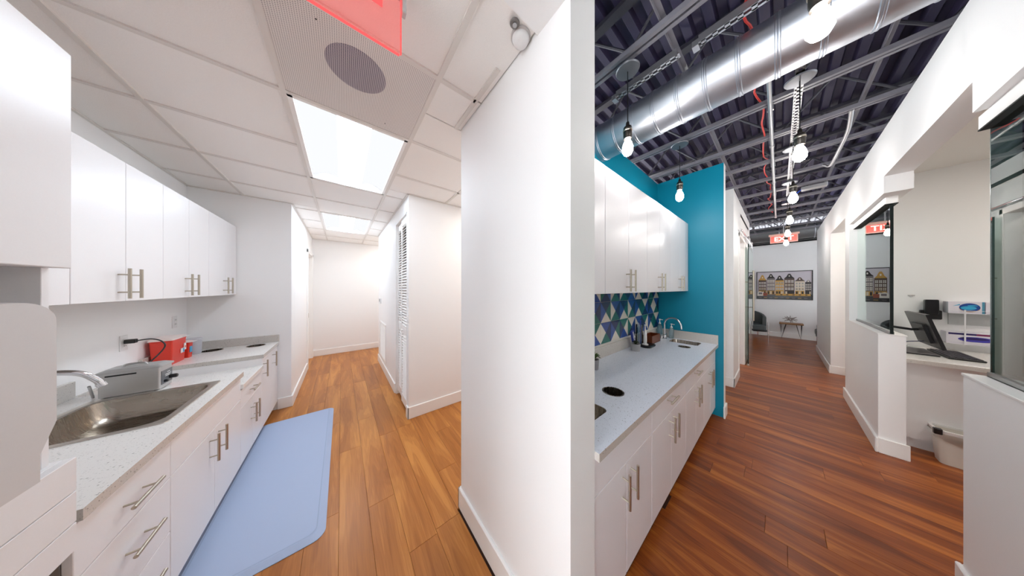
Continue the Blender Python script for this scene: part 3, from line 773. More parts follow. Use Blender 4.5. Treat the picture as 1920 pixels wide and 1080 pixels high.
# white utility room, base run (face x = -.62)
ML = mapL(-.62); GB = 'white base cabinets in the utility room'
cabinet('base_cabinet', 'white three-drawer base unit beside the wall-hung white panels', GB, ML, 1.30, 1.76, .10, .805, .62,
        [('drawer', 1.30, 1.76, .625, .795, ('h', 1.535, .706)), ('drawer', 1.30, 1.76, .375, .625, ('h', 1.545, .52)), ('drawer', 1.30, 1.76, .10, .375, ('h', 1.55, .30))], LAM, True)
cabinet('base_cabinet', 'white double-door base unit under the stainless sink', GB, ML, 1.76, 2.64, .10, .805, .62,
        [('false_front', 1.76, 2.64, .625, .795, None), ('door', 1.76, 2.20, .10, .625, ('v', 2.135, .53)), ('door', 2.20, 2.64, .10, .625, ('v', 2.25, .53))], LAM, True)
cabinet('base_cabinet', 'white lower unit with one drawer under the dropped worktop', GB, ML, 2.64, 3.19, .10, .705, .62,
        [('drawer', 2.64, 3.19, .55, .695, ('h', 2.90, .625)), ('door', 2.64, 2.92, .10, .55, ('v', 2.875, .41)), ('door', 2.92, 3.19, .10, .55, ('v', 2.965, .41))], LAM, True)
cabinet('base_cabinet', 'white tall-door base unit under the raised worktop against the end wall', GB, ML, 3.19, YW, .10, .805, .62,
        [('door', 3.19, 3.56, .10, .795, ('v', 3.235, .69)), ('door', 3.56, YW-.012, .10, .795, ('v', 3.61, .69))], LAM, True)
# white utility room, wall cabinets (face x = -.94)
MU = mapL(-.94); GU = 'white wall cupboards in the utility room'
def upper(M, u0, um, u1, z0, z1, dep, h1, h2, label, group, lam, hz):
    fr = [('door', u0, um, z0, z1, h1 and ('v', h1, hz)), ('door', um, u1, z0, z1, h2 and ('v', h2, hz))]
    return cabinet('wall_cabinet', label, group, M, u0, u1, z0, z1, dep, fr, lam)
cabinet('wall_cabinet', 'white wall cupboard half hidden by the shallow tall unit', GU, MU, 1.27, 1.96, 1.425, 2.20, .33, [('door', 1.27, 1.96, 1.425, 2.20, None)], LAM)
upper(MU, 1.96, 2.272, 2.59, 1.425, 2.20, .33, 2.218, 2.305, 'two-door white wall cupboard above the stainless sink', GU, LAM, 1.525)
upper(MU, 2.59, 2.90, 3.22, 1.425, 2.20, .33, 2.845, 2.94, 'two-door white wall cupboard above the red sharps bins', GU, LAM, 1.525)
upper(MU, 3.22, 3.575, YW-.005, 1.425, 2.20, .33, 3.52, 3.63, 'two-door white wall cupboard against the end wall above the cup holes', GU, LAM, 1.525)
# alcove base run (face y = .47)
MR = mapR(.47); GR = 'white base cabinets in the teal alcove'
def rb(u0, um, u1, h1, h2, dr, label, flabel='drawer'):
    fr = [(flabel, u0, u1, .64, .80, dr and ('h', dr, .745)), ('door', u0, um, .09, .64, ('v', h1, .54)), ('door', um, u1, .09, .64, h2 and ('v', h2, .54))]
    return cabinet('base_cabinet', label, GR, MR, u0, u1, .09, .805, .58, fr, LAMR, True)
rb(.80, 1.10, 1.432, 1.055, 1.145, None, 'white two-door base unit under the cut-off sink in the teal alcove', 'false_front')
rb(1.432, 1.80, 2.17, 1.755, 1.845, 1.76, 'white alcove base unit with one drawer, below the potted plants')
rb(2.17, 2.50, 2.835, 2.455, 2.55, 2.49, 'white alcove base unit with one drawer, below the wooden box')
rb(2.835, 3.14, XE-.005, 3.04, 3.12, None, 'white two-door base unit against the teal end wall', 'false_front')
# alcove wall cabinets (face y = .72)
MV = mapR(.72); GV = 'white wall cupboards in the teal alcove'
cabinet('wall_cabinet', 'glossy white wall cupboard door cut off by the partition edge', GV, MV, .80, 1.367, 1.46, 2.315, .335, [('door', .80, 1.367, 1.46, 2.315, None)], LAMR)
upper(MV, 1.367, 1.721, 2.085, 1.46, 2.315, .335, 1.677, 1.76, 'two-door glossy white alcove cupboard nearest the partition', GV, LAMR, 1.555)
upper(MV, 2.085, 2.40, 2.735, 1.46, 2.315, .335, 2.355, 2.445, 'middle two-door glossy white alcove cupboard', GV, LAMR, 1.555)
upper(MV, 2.735, 3.05, XE-.02, 1.46, 2.315, .335, 3.01, 3.10, 'two-door glossy white alcove cupboard beside the teal end wall', GV, LAMR, 1.555)

# worktops of the utility room
t = thing('worktop', 'long white speckled worktop holding the stainless sink', 'countertop', (-.93, 1.97, .805))
sink_hole = rrect(-.905, 2.175, .215, .285, .03, 0)
slab_with_holes(MB(), [(-1.27, 1.30), (-.605, 1.30), (-.605, 2.64), (-1.27, 2.64)], [sink_hole], .805, .84, 0, 1).build('slab', [QZ, QE], t)
MB().box(-1.27, -1.25, 1.30, 2.64, .84, .94, 0, .002).build('upstand', QE, t)
t = thing('worktop', 'short lowered white speckled worktop between the sink top and the raised top', 'countertop', (-.93, 2.9, .705))
MB().box(-1.27, -.605, 2.64, 3.19, .705, .74, 0, .002).build('slab', QZ, t)
MB().box(-1.27, -1.25, 2.645, 3.17, .74, .84, 0, .002).build('upstand', QE, t)
MB().box(-1.25, -.61, 3.176, 3.188, .74, .805).build('riser', LAM, t)
t = thing('worktop', 'white speckled worktop with two round holes against the end wall', 'countertop', (-.93, 3.53, .805))
HOL = [(-1.07, 3.735), (-.765, 3.735)]
slab_with_holes(MB(), [(-1.27, 3.19), (-.605, 3.19), (-.605, YW), (-1.27, YW)], [circ(a_, b_, .072, 0) for a_, b_ in HOL], .805, .84, 0, 1).build('slab', [QZ, QE], t)
MB().box(-1.27, -.605, YW-.02, YW, .84, .925, 0, .002).build('upstand', QE, t)
MB().box(-1.27, -1.25, 3.19, YW-.02, .84, .925, 0, .002).build('upstand', QE, t)
def grommet(cx, cy, z, r, label, group):
    t = thing('waste_chute', label, 'countertop hole', (cx, cy, z-.12), group)
    MB().lathe((cx, cy, z), [(r-.001, -.10), (r-.001, -.002), (r+.004, .001), (r+.004, .0025), (r-.004, .0025), (r-.006, -.10)], 32, cap0=False, cap1=False).build('ring', STEEL, t)
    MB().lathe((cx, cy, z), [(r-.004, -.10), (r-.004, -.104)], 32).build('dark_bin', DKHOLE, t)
grommet(HOL[0][0], HOL[0][1], .84, .071, 'round dark waste hole in the raised worktop, nearer the grey cup', 'waste holes in the raised worktop')
grommet(HOL[1][0], HOL[1][1], .84, .071, 'round dark waste hole in the raised worktop, nearer the open corridor', 'waste holes in the raised worktop')

# stainless sink
def sink(cx, cy, hx, hy, z, rim, depth, label, rc=.05, drain=True, rimflat=True):
    t = thing('sink', label, 'sink', (cx, cy, z-depth))
    if rimflat:
        MB().loft([rrect(cx, cy, hx+rim, hy+rim, .02, z+.0005), rrect(cx, cy, hx+rim-.002, hy+rim-.002, .02, z+.005),
                   rrect(cx, cy, hx+.008, hy+.008, rc, z+.005), rrect(cx, cy, hx, hy, rc, z+.001)], 0, False, False, False).build('rim', brushed('rim_steel', (206, 200, 192), .34), t)
    MB().loft([rrect(cx, cy, hx, hy, rc, z+.001), rrect(cx, cy, hx-.004, hy-.004, rc, z-.02), rrect(cx, cy, hx-.015, hy-.015, rc, z-depth*.6), rrect(cx, cy, hx-.035, hy-.035, rc*.9, z-depth*.88),
               rrect(cx, cy, hx-.075, hy-.075, rc*.6, z-depth*.985), rrect(cx, cy, .05, .05, .0499, z-depth)], 0, False, True, True).build('bowl', STEEL, t)
    if drain:
        MB().lathe((cx, cy, z-depth), [(.044, .002), (.046, .004), (.036, .003), (.034, .001), (.004, .002)], 24).build('drain', CHROME, t)
    return t
sink(-.905, 2.175, .205, .275, .84, .032, .13, 'rectangular drop-in stainless sink in the white utility worktop', .07)
# faucet of the utility sink
t = thing('faucet', 'chrome gooseneck faucet reaching over the stainless sink', 'faucet', (-1.19, 2.17, .84))
MB().lathe((-1.19, 2.17, .84), [(.028, .0005), (.028, .012), (.018, .02), (.016, .06), (.012, .07)], 20).build('base', CHROME, t)
MB().tube(bez([(-1.19, 2.17, .90), (-1.19, 2.17, 1.01), (-1.165, 2.185, 1.062), (-1.10, 2.185, 1.088), (-1.03, 2.195, 1.070), (-.990, 2.20, 1.025), (-.980, 2.202, 1.0)]), .0125, 14).build('spout', CHROME, t)
MB().tube([(-.981, 2.202, 1.004), (-.975, 2.204, .990)], .0155, 14).build('aerator', CHROME, t)
MB().tube([(-1.19, 2.10, .86), (-1.19, 2.06, .92)], .006, 8).build('lever', CHROME, t)

# tall shallow unit with the towel dispenser niche
t = thing('dispenser_unit', 'tall white unit with an open niche beside the sink counter', 'cabinet', (-.95, .95, 0))
MB().box(-1.27, -.60, .64, 1.255, 1.555, 2.16, 0, .002).build('upper_box', LAM, t)
MB().box(-1.27, -.63, 1.235, 1.255, 1.012, 1.555, 0, .001).build('side_panel', LAM, t)
MB().box(-.92, -.905, .64, 1.235, 1.012, 1.555).build('niche_back', GREYP, t)
MB().box(-1.27, -.6195, .64, 1.27, .985, 1.012, 0, .001).build('shelf', LAM, t)
for (a_, b_) in ((.917, 1.012), (.827, .914), (.745, .824)):
    MB().box(-.619, -.600, .64, 1.27, a_, b_, 0, .001).build('apron_panel', LAM, t)
MB().box(-1.27, -.62, .64, 1.262, .745, .985).build('apron_box', CARC, t)
MB().box(-1.25, -.64, 1.18, 1.275, .0, .745).build('side_support', mat('support_grey', (170, 162, 154), .5), t)
MB().box(-1.25, -.9, .64, 1.18, 0, .745).build('back_support', mat('support_cream', (214, 204, 178), .5), t)
# paper towel dispenser
t = thing('towel_dispenser', 'large pale grey paper towel dispenser with rounded top corner', 'towel dispenser', (-.72, .85, 1.03))
def outline(y0, y1, z0, z1, r):
    pts = [(y0, z0), (y1-.038, z0), (y1-.038, z0+.065), (y1, z0+.13)]
    for k in range(9):
        a_ = R(90*k/8); pts.append((y1-r*1.6+r*1.6*math.cos(a_), z1-r+r*math.sin(a_)))
    pts.append((y0, z1)); return pts
OL = outline(.58, 1.135, 1.035, 1.468, .05)
def shrink(ol, s_): 
    cy = sum(p[0] for p in ol)/len(ol); cz = sum(p[1] for p in ol)/len(ol)
    return [(cy+(p[0]-cy)*s_, cz+(p[1]-cz)*s_) for p in ol]
m_ = MB(); m_.loft([[(-.90, p[0], p[1]) for p in OL], [(-.575, p[0], p[1]) for p in OL], [(-.560, p[0], p[1]) for p in shrink(OL, .985)]], 0, True, True)
m_.build('cover', mat('dispenser_grey', (208, 205, 204), .3), t)
MB().box(-.89, -.59, 1.04, 1.115, 1.065, 1.21, 0, .004).build('outlet', WHITEP, t)
MB().box(-.80, -.585, 1.045, 1.125, 1.060, 1.066).build('paper_slot', mat('slot_dark', (90, 86, 100), .5), t)
MB().box(-.904, -.60, .62, 1.14, 1.012, 1.034, 0, .002).build('foot_plate', WHITEP, t)

# ultrasonic cleaner on the counter end
t = thing('ultrasonic_cleaner', 'grey metal benchtop ultrasonic cleaner with lid and black knobs', 'lab appliance', (-1.03, 2.56, .84))
UC = brushed('satin_steel', (204, 204, 204), .42)
X0, X1, Y0, Y1 = -1.125, -.92, 2.50, 2.635
m_ = MB(); m_.loft([rrect((X0+X1)/2, (Y0+Y1)/2, (X1-X0)/2, (Y1-Y0)/2, .012, .846), rrect((X0+X1)/2, (Y0+Y1)/2, (X1-X0)/2, (Y1-Y0)/2, .012, .985)], 0)
m_.build('tank_housing', UC, t)
MB().loft([rrect((X0+X1)/2, (Y0+Y1)/2, (X1-X0)/2+.008, (Y1-Y0)/2+.006, .014, .985), rrect((X0+X1)/2, (Y0+Y1)/2, (X1-X0)/2+.008, (Y1-Y0)/2+.006, .014, .994), rrect((X0+X1)/2, (Y0+Y1)/2, (X1-X0)/2-.015, (Y1-Y0)/2-.012, .02, 1.006)], 0).build('lid', mat('lid_grey', (190, 190, 190), .3, metal=.4), t)
MB().tube(bez([(-1.07, 2.565, 1.004), (-1.06, 2.565, 1.018), (-1.0, 2.565, 1.018), (-.99, 2.565, 1.004)], 4), .006, 8).build('lid_handle', UC, t)
MB().box(-1.10, -1.0, Y0-.002, Y0+.001, .966, .974).build('vent_slot', BLACK, t)
pnl = MB().box(X1-.001, X1+.002, 2.515, 2.625, .868, .955).build('control_panel', mat('panel_grey', (104, 106, 110), .4), t)
mm = MB()
for (a_, b_, c_) in ((.57, .60, .935), (.55, .61, .922), (.55, .60, .912)): mm.box(X1+.002, X1+.0026, 2+a_, 2+b_, c_, c_+.004)
mm.build('marking', WHITEP, pnl)
for (yy, zz, r_, d_) in ((2.60, .898, .013, .03), (2.545, .885, .009, .014)):
    MB().lathe((X1+.002, yy, zz), [(r_, 0), (r_, d_*.8), (r_*.8, d_)], 16, axis='x').build('knob', BLACK, t)
for (a_, b_) in ((X0+.02, Y0+.02), (X1-.02, Y0+.02), (X0+.02, Y1-.02), (X1-.02, Y1-.02)):
    MB().lathe((a_, b_, .84), [(.008, .0003), (.01, .006)], 12).build('foot', BLACK, t)
MB().tube([(-1.157, 2.55, .845), (-1.142, 2.49, .93)], .0055, 8).build('drain_lever', UC, t)

# sharps bins, cup, plug
def sharps(y0, y1, x0, x1, z, h, label):
    t = thing('sharps_bin', label, 'sharps bin', ((x0+x1)/2, (y0+y1)/2, z), 'red sharps bins on the raised worktop')
    cx, cy, hx, hy = (x0+x1)/2, (y0+y1)/2, (x1-x0)/2, (y1-y0)/2
    b_ = MB().loft([rrect(cx, cy, hx*.84, hy*.86, .008, z+.0005), rrect(cx, cy, hx*.97, hy*.97, .01, z+h*.86), rrect(cx, cy, hx, hy, .01, z+h*.87), rrect(cx, cy, hx, hy, .01, z+h*.9)], 0).build('bin_body', RED, t)
    MB().loft([rrect(cx, cy, hx+.004, hy+.004, .01, z+h*.9), rrect(cx, cy, hx+.004, hy+.004, .01, z+h*.95), rrect(cx-.01, cy, hx*.7, hy*.85, .01, z+h)], 0).build('lid', mat('lid_clear_pink', (244, 226, 220), .3), t)
    MB().box(x1-.02, x1+.025, y1-.09, y1-.005, z+h*.93, z+h*.95, 0, .003).build('lid_flap', WHITEP, t)
    return t, b_
t, b_ = sharps(3.235, 3.455, -1.245, -1.13, .84, .235, 'large red plastic sharps bin with white lid behind the ultrasonic cleaner')
lb = MB().box(-1.133, -1.129, 3.36, 3.405, .915, .955).box(-1.132, -1.128, 3.405, 3.435, .935, .995).build('sticker', WHITEP, b_)
MB().box(-1.1315, -1.1275, 3.385, 3.405, .918, .952).build('sticker', mat('sticker_blue', (84, 170, 214), .4), b_)
MB().box(-1.1305, -1.1272, 3.412, 3.428, .955, .972).build('sticker', mat('sticker_orange', (206, 96, 44), .4), b_)
t, b_ = sharps(3.485, 3.55, -1.20, -1.125, .84, .16, 'small red sharps bin squeezed between the large one and the grey cup')
MB().box(-1.128, -1.124, 3.49, 3.525, .89, .945).build('sticker', mat('sticker_blue', (84, 170, 214), .4), b_)
t = thing('storage_tub', 'pale grey cylindrical tub on the raised worktop near the wall', 'tub', (-1.165, 3.66, .84))
MB().lathe((-1.165, 3.66, .84), [(.048, .0005), (.052, .01), (.055, .13), (.055, .14)], 28).build('body', mat('tub_grey', (188, 190, 198), .4), t)
MB().lathe((-1.165, 3.66, .84), [(.057, .14), (.057, .152), (.05, .158)], 28).build('lid', mat('tub_lid', (200, 202, 208), .4), t)
def outlet(y, z, label):
    t = thing('wall_outlet', label, 'wall outlet', (XW, y, z-.057), 'white duplex outlets')
    MB().box(XW, XW+.006, y-.036, y+.036, z-.057, z+.057, 0, .002).build('cover_plate', WHITEP, t)
    for q in (-.02, .02):
        f_ = MB().box(XW+.006, XW+.009, y-.016, y+.016, z+q-.013, z+q+.013, 0, .002).build('socket_face', WHITEP, t)
        MB().box(XW+.009, XW+.0095, y-.009, y-.006, z+q-.005, z+q+.006).box(XW+.009, XW+.0095, y+.006, y+.009, z+q-.005, z+q+.006).build('slots', BLACK, f_)
outlet(3.04, 1.09, 'white wall outlet with a black plug above the cleaner')
outlet(3.66, 1.17, 'white wall outlet above the red sharps bins, nothing plugged in')
t = thing('power_cord', 'black power cord looping from the outlet down behind the cleaner', 'cord', (-1.22, 2.95, 1.0))
MB().box(-1.2605, -1.215, 3.02, 3.058, 1.085, 1.115, 0, .004).build('plug', BLACK, t)
MB().tube(bez([(-1.216, 3.045, 1.10), (-1.17, 3.08, 1.10), (-1.13, 3.10, 1.07), (-1.11, 3.07, 1.02), (-1.13, 2.93, .93), (-1.16, 2.80, .86), (-1.12, 2.70, .88), (-1.08, 2.643, .90)]), .0045, 8).build('cable', BLACK, t)

# anti-fatigue mat
t = thing('floor_mat', 'pale blue anti-fatigue mat along the white base cabinets', 'floor mat', (-.35, 2.6, 0))
cx, cy, hx, hy = -.379, 2.605, .302, .895
MB().loft([rrect(cx, cy, hx, hy, .06, .0005, 8), rrect(cx, cy, hx, hy, .06, .004, 8), rrect(cx, cy, hx-.035, hy-.035, .045, .019, 8), rrect(cx, cy, hx-.05, hy-.05, .04, .019, 8)], 0, True, True, False).build('foam', MAT_B, t)
MB().loft([rrect(cx, cy, hx-.040, hy-.040, .044, .0195, 8), rrect(cx, cy, hx-.046, hy-.046, .042, .0195, 8)], 0, False, False).build('edge_groove', mat('mat_groove', (158, 176, 208), .6), t)

# ================================================================ teal alcove
t = thing('worktop', 'long pale blue-white speckled worktop in the teal alcove', 'countertop', (2.1, .75, .805))
sh1 = rrect(.94, .735, .20, .165, .035, 0); sh2 = rrect(3.275, .72, .105, .14, .03, 0)
slab_with_holes(MB(), [(.80, .445), (XE, .445), (XE, 1.06), (.80, 1.06)][::1], [rrect(.965, .72, .165, .145, .035, 0), sh2, circ(1.35, .66, .062, 0), circ(3.0, .665, .055, 0)], .805, .84, 0, 1).build('slab', [QB, QE], t)
MB().box(.80, XE, 1.04, 1.06, .84, .945, 0, .002).build('upstand', QE, t)
MB().box(XE-.02, XE, .445, 1.04, .84, .945, 0, .002).build('upstand', QE, t)
sink(.965, .72, .160, .140, .838, .0, .14, 'undermount steel sink cut off by the partition edge', .035, True, False)
sink(3.275, .72, .102, .137, .838, .0, .13, 'small undermount steel sink beside the teal wall', .03, True, False)
grommet(1.35, .66, .84, .061, 'round steel-rimmed waste hole near the cut-off alcove sink', 'alcove waste holes')
grommet(3.0, .665, .84, .054, 'round dark waste hole next to the small alcove sink', 'alcove waste holes')
# backsplash tiles
bs = struct('wall_backsplash', MB().box(.80, XE, 1.054, 1.0598, .945, 1.47), mat('grout', (206, 204, 198), .8))
NAVY = mat('tile_navy', (26, 48, 92), .25, var=.1, bscale=30); TGRN = mat('tile_green', (32, 106, 98), .25, var=.1, bscale=30)
CREAM = mat('tile_cream', (222, 216, 204), .25, var=.03, bscale=30); BLU = mat('tile_blue', (44, 78, 152), .25, var=.1, bscale=30)
S_ = .193
rots = {0: [0, 1, 0, 1, 0, 2, 3, 1], 1: [1, 0, 3, 2, 1, 3, 0, 2], 2: [2, 1, 1, 3, 0, 2, 1, 0]}
def tile(x0, x1, z0, z1, fx0, fx1, fz0, fz1, rot):
    """square tile (fx.., fz..) quartered by its diagonals, cut to the visible rectangle"""
    cols = [0, 1, 2, 3]; c = ((fx0+fx1)/2, (fz0+fz1)/2)
    cor = [(fx0, fz1), (fx1, fz1), (fx1, fz0), (fx0, fz0)]
    mb = MB(); g = .0012
    for k in range(4):
        P_ = [cor[k], cor[(k+1) % 4], c]
        for (ax, lim, sg) in ((0, x0+g, 1), (0, x1-g, -1), (1, z0+g, 1), (1, z1-g, -1)):
            out = []
            for i in range(len(P_)):
                a_, b_ = P_[i], P_[(i+1) % len(P_)]; da, db = sg*(a_[ax]-lim), sg*(b_[ax]-lim)
                if da >= 0: out.append(a_)
                if da*db < 0:
                    q = da/(da-db); out.append((a_[0]+(b_[0]-a_[0])*q, a_[1]+(b_[1]-a_[1])*q))
            P_ = out
            if len(P_) < 3: break
        if len(P_) >= 3: mb.prism(P_, lambda u, v, d: (u, d, v), 1.048, 1.054, (k-rot) % 4)
    if mb.v: mb.build('tile', [NAVY, TGRN, CREAM, BLU], bs)
x_ = 1.904
cols_x = [1.904+S_*k for k in range(-6, 9)]
for k, fx in enumerate(cols_x):
    x0_, x1_ = max(fx, .80), min(fx+S_, XE)
    if x1_-x0_ < .02: continue
    for r_, (fz0, vz0, vz1) in enumerate(((.968, .968, .968+.2), (1.168, 1.168, 1.365), (1.365, 1.365, 1.462))):
        if k < 6: rot = (k*7+r_*5+k*r_) % 4
        else: rot = rots[{0: 1, 1: 0, 2: 2}[r_]][(k-6) % 8]
        tile(x0_, x1_, vz0, vz1, fx, fx+S_, fz0, fz0+.198, rot)
# alcove faucet
t = thing('faucet', 'chrome high-arc faucet at the small alcove sink', 'faucet', (3.29, .93, .84))
MB().lathe((3.29, .93, .84), [(.027, .0005), (.027, .008), (.019, .014), (.017, .05), (.011, .056)], 20).build('base', CHROME, t)
MB().tube(bez([(3.29, .93, .89), (3.288, .932, 1.03), (3.286, .915, 1.085), (3.283, .865, 1.118), (3.28, .80, 1.108), (3.277, .76, 1.05), (3.276, .752, .99)]), .0095, 14).build('spout', CHROME, t)
MB().tube([(3.31, .93, .88), (3.335, .925, .905)], .006, 8).build('lever', CHROME, t)
MB().lathe((3.225, .945, .84), [(.012, .0005), (.012, .03), (.008, .05), (.010, .062)], 14).build('side_valve', CHROME, t)
def pump(x, y, h, r, col, label):
    t = thing('soap_pump', label, 'soap dispenser', (x, y, .84), 'clear pump bottles by the alcove faucet')
    MB().lathe((x, y, .84), [(r*.9, .0005), (r, .006), (r, h*.62), (r*.6, h*.70), (.012, h*.74)], 20).build('bottle', mat('bottle_clear_'+col[0], col[1], .12, trans=.75), t)
    MB().lathe((x, y, .84), [(.013, h*.73), (.013, h*.80), (.005, h*.81), (.005, h*.95), (.011, h*.96), (.011, h)], 16).tube([(x, y, .84+h*.975), (x+.0, y-.035, .84+h*.965)], .004, 8).build('pump_head', WHITEP, t)
pump(3.335, 1.0, .245, .030, ('blue', (150, 196, 214)), 'taller clear pump bottle behind the alcove faucet')
pump(3.39, .885, .19, .028, ('clear', (200, 220, 228)), 'shorter clear pump bottle right of the alcove faucet'.replace('right of', 'near the teal wall by'))
# wooden box
t = thing('wooden_box', 'open red-brown wooden box on the alcove worktop', 'box', (2.95, .985, .84))
WB = mat('box_wood', (104, 46, 16), .35, var=.25, bscale=20)
bx0, bx1, by0, by1 = 2.83, 3.10, .925, 1.035
for (a_, b_, c_, d_) in ((bx0, bx1, by0, by0+.008), (bx0, bx1, by1-.008, by1), (bx0, bx0+.008, by0+.008, by1-.008), (bx1-.008, bx1, by0+.008, by1-.008)):
    MB().box(a_, b_, c_, d_, .841, .933, 0, .001).build('side_board', WB, t)
MB().box(bx0, bx1, by0, by1, .8405, .848).build('bottom_board', WB, t)
# toothbrush on stand
t = thing('charging_tray', 'oval black tray standing in front of the wooden box', 'tray', (2.70, .935, .84))
MB().loft([rrect(2.71, .93, .105, .055, .05, .8405, 8), rrect(2.71, .93, .11, .06, .055, .855, 8), rrect(2.71, .93, .10, .05, .045, .862, 8)], 0).build('tray_body', BLACK, t)
t = thing('electric_toothbrush', 'white electric toothbrush upright on its round charger', 'toothbrush', (2.665, .94, .862))
MB().lathe((2.665, .94, .862), [(.030, .0005), (.032, .008), (.022, .016)], 24).build('charger', WHITEP, t)
MB().lathe((2.665, .94, .862), [(.014, .016), (.017, .03), (.0165, .13), (.012, .155), (.008, .165)], 20).build('handle_body', WHITEP, t)
MB().lathe((2.665, .94, .862), [(.008, .165), (.006, .18), (.004, .215)], 14).build('brush_stem', WHITEP, t)
MB().lathe((2.665, .94, .862+.215), [(.008, 0), (.008, .012)], 14).box(2.659, 2.671, .922, .934, 1.080, 1.088).build('brush_head', WHITEP, t)
t = thing('display_jar', 'tall clear jar with dark blue packets behind the white toothbrush', 'jar', (2.68, 1.015, .84))
MB().lathe((2.68, 1.005, .84), [(.033, .0005), (.034, .24), (.032, .24), (.031, .006), (.002, .006)], 24, cap0=False).build('jar_glass', GLC, t)
MB().box(2.665, 2.70, .992, .997, .85, 1.13, 0, .002).build('packet', mat('packet_blue', (28, 48, 150), .35), t)
MB().box(2.655, 2.675, 1.005, 1.012, .85, 1.10, 0, .002).build('packet', mat('packet_pale', (150, 170, 214), .35), t)
# potted plants
def plant(x, y, r, h, n, L, leafcol, label, potcol):
    t = thing('potted_plant', label, 'plant', (x, y, .84), 'small potted succulents on the alcove worktop')
    MB().lathe((x, y, .84), [(r*.86, .0005), (r, h), (r*.88, h), (r*.84, h*.85)], 28, cap1=False).build('pot', mat(*potcol), t)
    MB().lathe((x, y, .84), [(r*.85, h*.84), (r*.85, h*.86)], 24).build('soil', mat('soil', (40, 34, 26), .9), t)
    for k in range(n):
        a_ = 2.4*k; sp = .25+.75*(k/n); q = Vector((math.cos(a_), math.sin(a_), 0)); base_ = Vector((x, y, .84+h*.86))
        p_ = [base_, base_+q*L*.35*sp+Vector((0, 0, L*.5)), base_+q*L*.8*sp+Vector((0, 0, L*(.95-.55*sp)))]
        MB().tube(bez(p_, 3), [.0035, .0055, .006, .005, .0045, .003, .0008][:7], 6).build('leaf', leafcol, t)
GRN = mat('leaf_green', (78, 104, 52), .5, var=.3, bscale=60); DGR = mat('leaf_dark', (36, 52, 26), .5, var=.3, bscale=60)
plant(2.42, .945, .047, .075, 18, .055, DGR, 'dark succulent in a pale concrete pot beside the tilted packet', ('concrete', (168, 168, 170), .8, 0, None, 0, .3, 120, .08))
plant(1.61, .945, .040, .080, 16, .085, GRN, 'spiky green succulent in a small grey pot by the partition edge', ('concrete_dark', (150, 148, 152), .8, 0, None, 0, .3, 120, .08))
t = thing('toothpaste_packet', 'tilted blue and white packet leaning behind the concrete pot', 'packet', (2.49, .96, .84))
ax = Vector((.94, 0, .34)).normalized(); az = Vector((-.34, 0, .94)).normalized()
pk = MB().obox((2.50, 1.0, .943), ax, Vector((0, 1, 0)), az, .022, .010, .095).build('packet_body', mat('packet_deep_blue', (34, 60, 160), .3), t)
m_ = MB(); m_.obox((2.50, .989, .943), ax, Vector((0, 1, 0)), az, .006, .0012, .085).obox(Vector((2.50, .989, .965)), ax, Vector((0, 1, 0)), az, .018, .0012, .012).build('stripe', WHITEP, pk)
# tiny coat hook style soap lever at cut-off sink
t = thing('faucet', 'dark edge of a faucet by the cut-off alcove sink', 'faucet', (1.0, .93, .84))
MB().lathe((1.0, .93, .84), [(.025, .0005), (.025, .01), (.014, .02), (.012, .05)], 16).build('base', CHROME, t)
MB().tube(bez([(1.0, .93, .88), (1.0, .93, 1.0), (.99, .89, 1.05), (.98, .82, 1.05), (.975, .78, .98)]), .010, 10).build('spout', CHROME, t)

# ================================================================ sliding glass door & corridor end
t = thing('sliding_glass_door', 'frameless sliding glass door on a steel barn rail', 'glass door', (6.75, .37, 0))
YG = .375
MB().box(6.16, 7.32, YG-.005, YG+.005, .012, 2.36).build('pane', GLS, t)
MB().box(6.155, 6.163, YG-.006, YG+.006, .012, 2.36).build('pane_edge', mat('glass_edge_green', (20, 52, 48), .15), t)
MB().tube([(5.15, YG+.02, 2.47), (7.36, YG+.02, 2.47)], .0125, 12).build('rail', CHROME, t)
for X_ in (5.25, 6.0, 6.9, 7.3): MB().tube([(X_, YG+.02, 2.47), (X_, .43, 2.47)], .014, 10).build('standoff', CHROME, t)
for X_ in (6.45, 7.05):
    MB().lathe((X_, YG+.02, 2.51), [(.036, -.012), (.040, -.006), (.028, 0), (.040, .006), (.036, .012)], 20, axis='y').build('roller', CHROME, t)
    MB().box(X_-.02, X_+.02, YG-.012, YG+.012, 2.28, 2.50, 0, .003).build('hanger', CHROME, t)
for q in (-.06, .085):
    h_ = MB().tube([(6.30, YG+q, .86), (6.30, YG+q, 1.84)], .014, 14).build('pull_bar', NICK, t)
    for z_ in (1.12, 1.62): MB().tube([(6.30, YG+math.copysign(.005, q), z_), (6.30, YG+q, z_)], .008, 8).build('post', NICK, h_)
MB().box(6.14, 6.18, YG-.02, YG+.02, 0, .03, 0, .002).build('floor_guide', STEEL, t)
struct('trim_5', MB().box(5.24, 5.30, .418, .43, 0, 2.44, 0, .002).box(6.15, 6.21, .418, .43, 0, 2.44, 0, .002).box(5.24, 6.21, .418, .43, 2.38, 2.44, 0, .002), TRIM)
t = thing('linear_vent', 'narrow black slot vent high on the white corridor wall', 'vent', (6.2, .425, 2.76))
MB().box(5.45, 6.95, .424, .43, 2.735, 2.815, 0, .001).build('frame', TRIM, t)
MB().box(5.47, 6.93, .421, .4245, 2.752, 2.798).build('slot', DKHOLE, t)

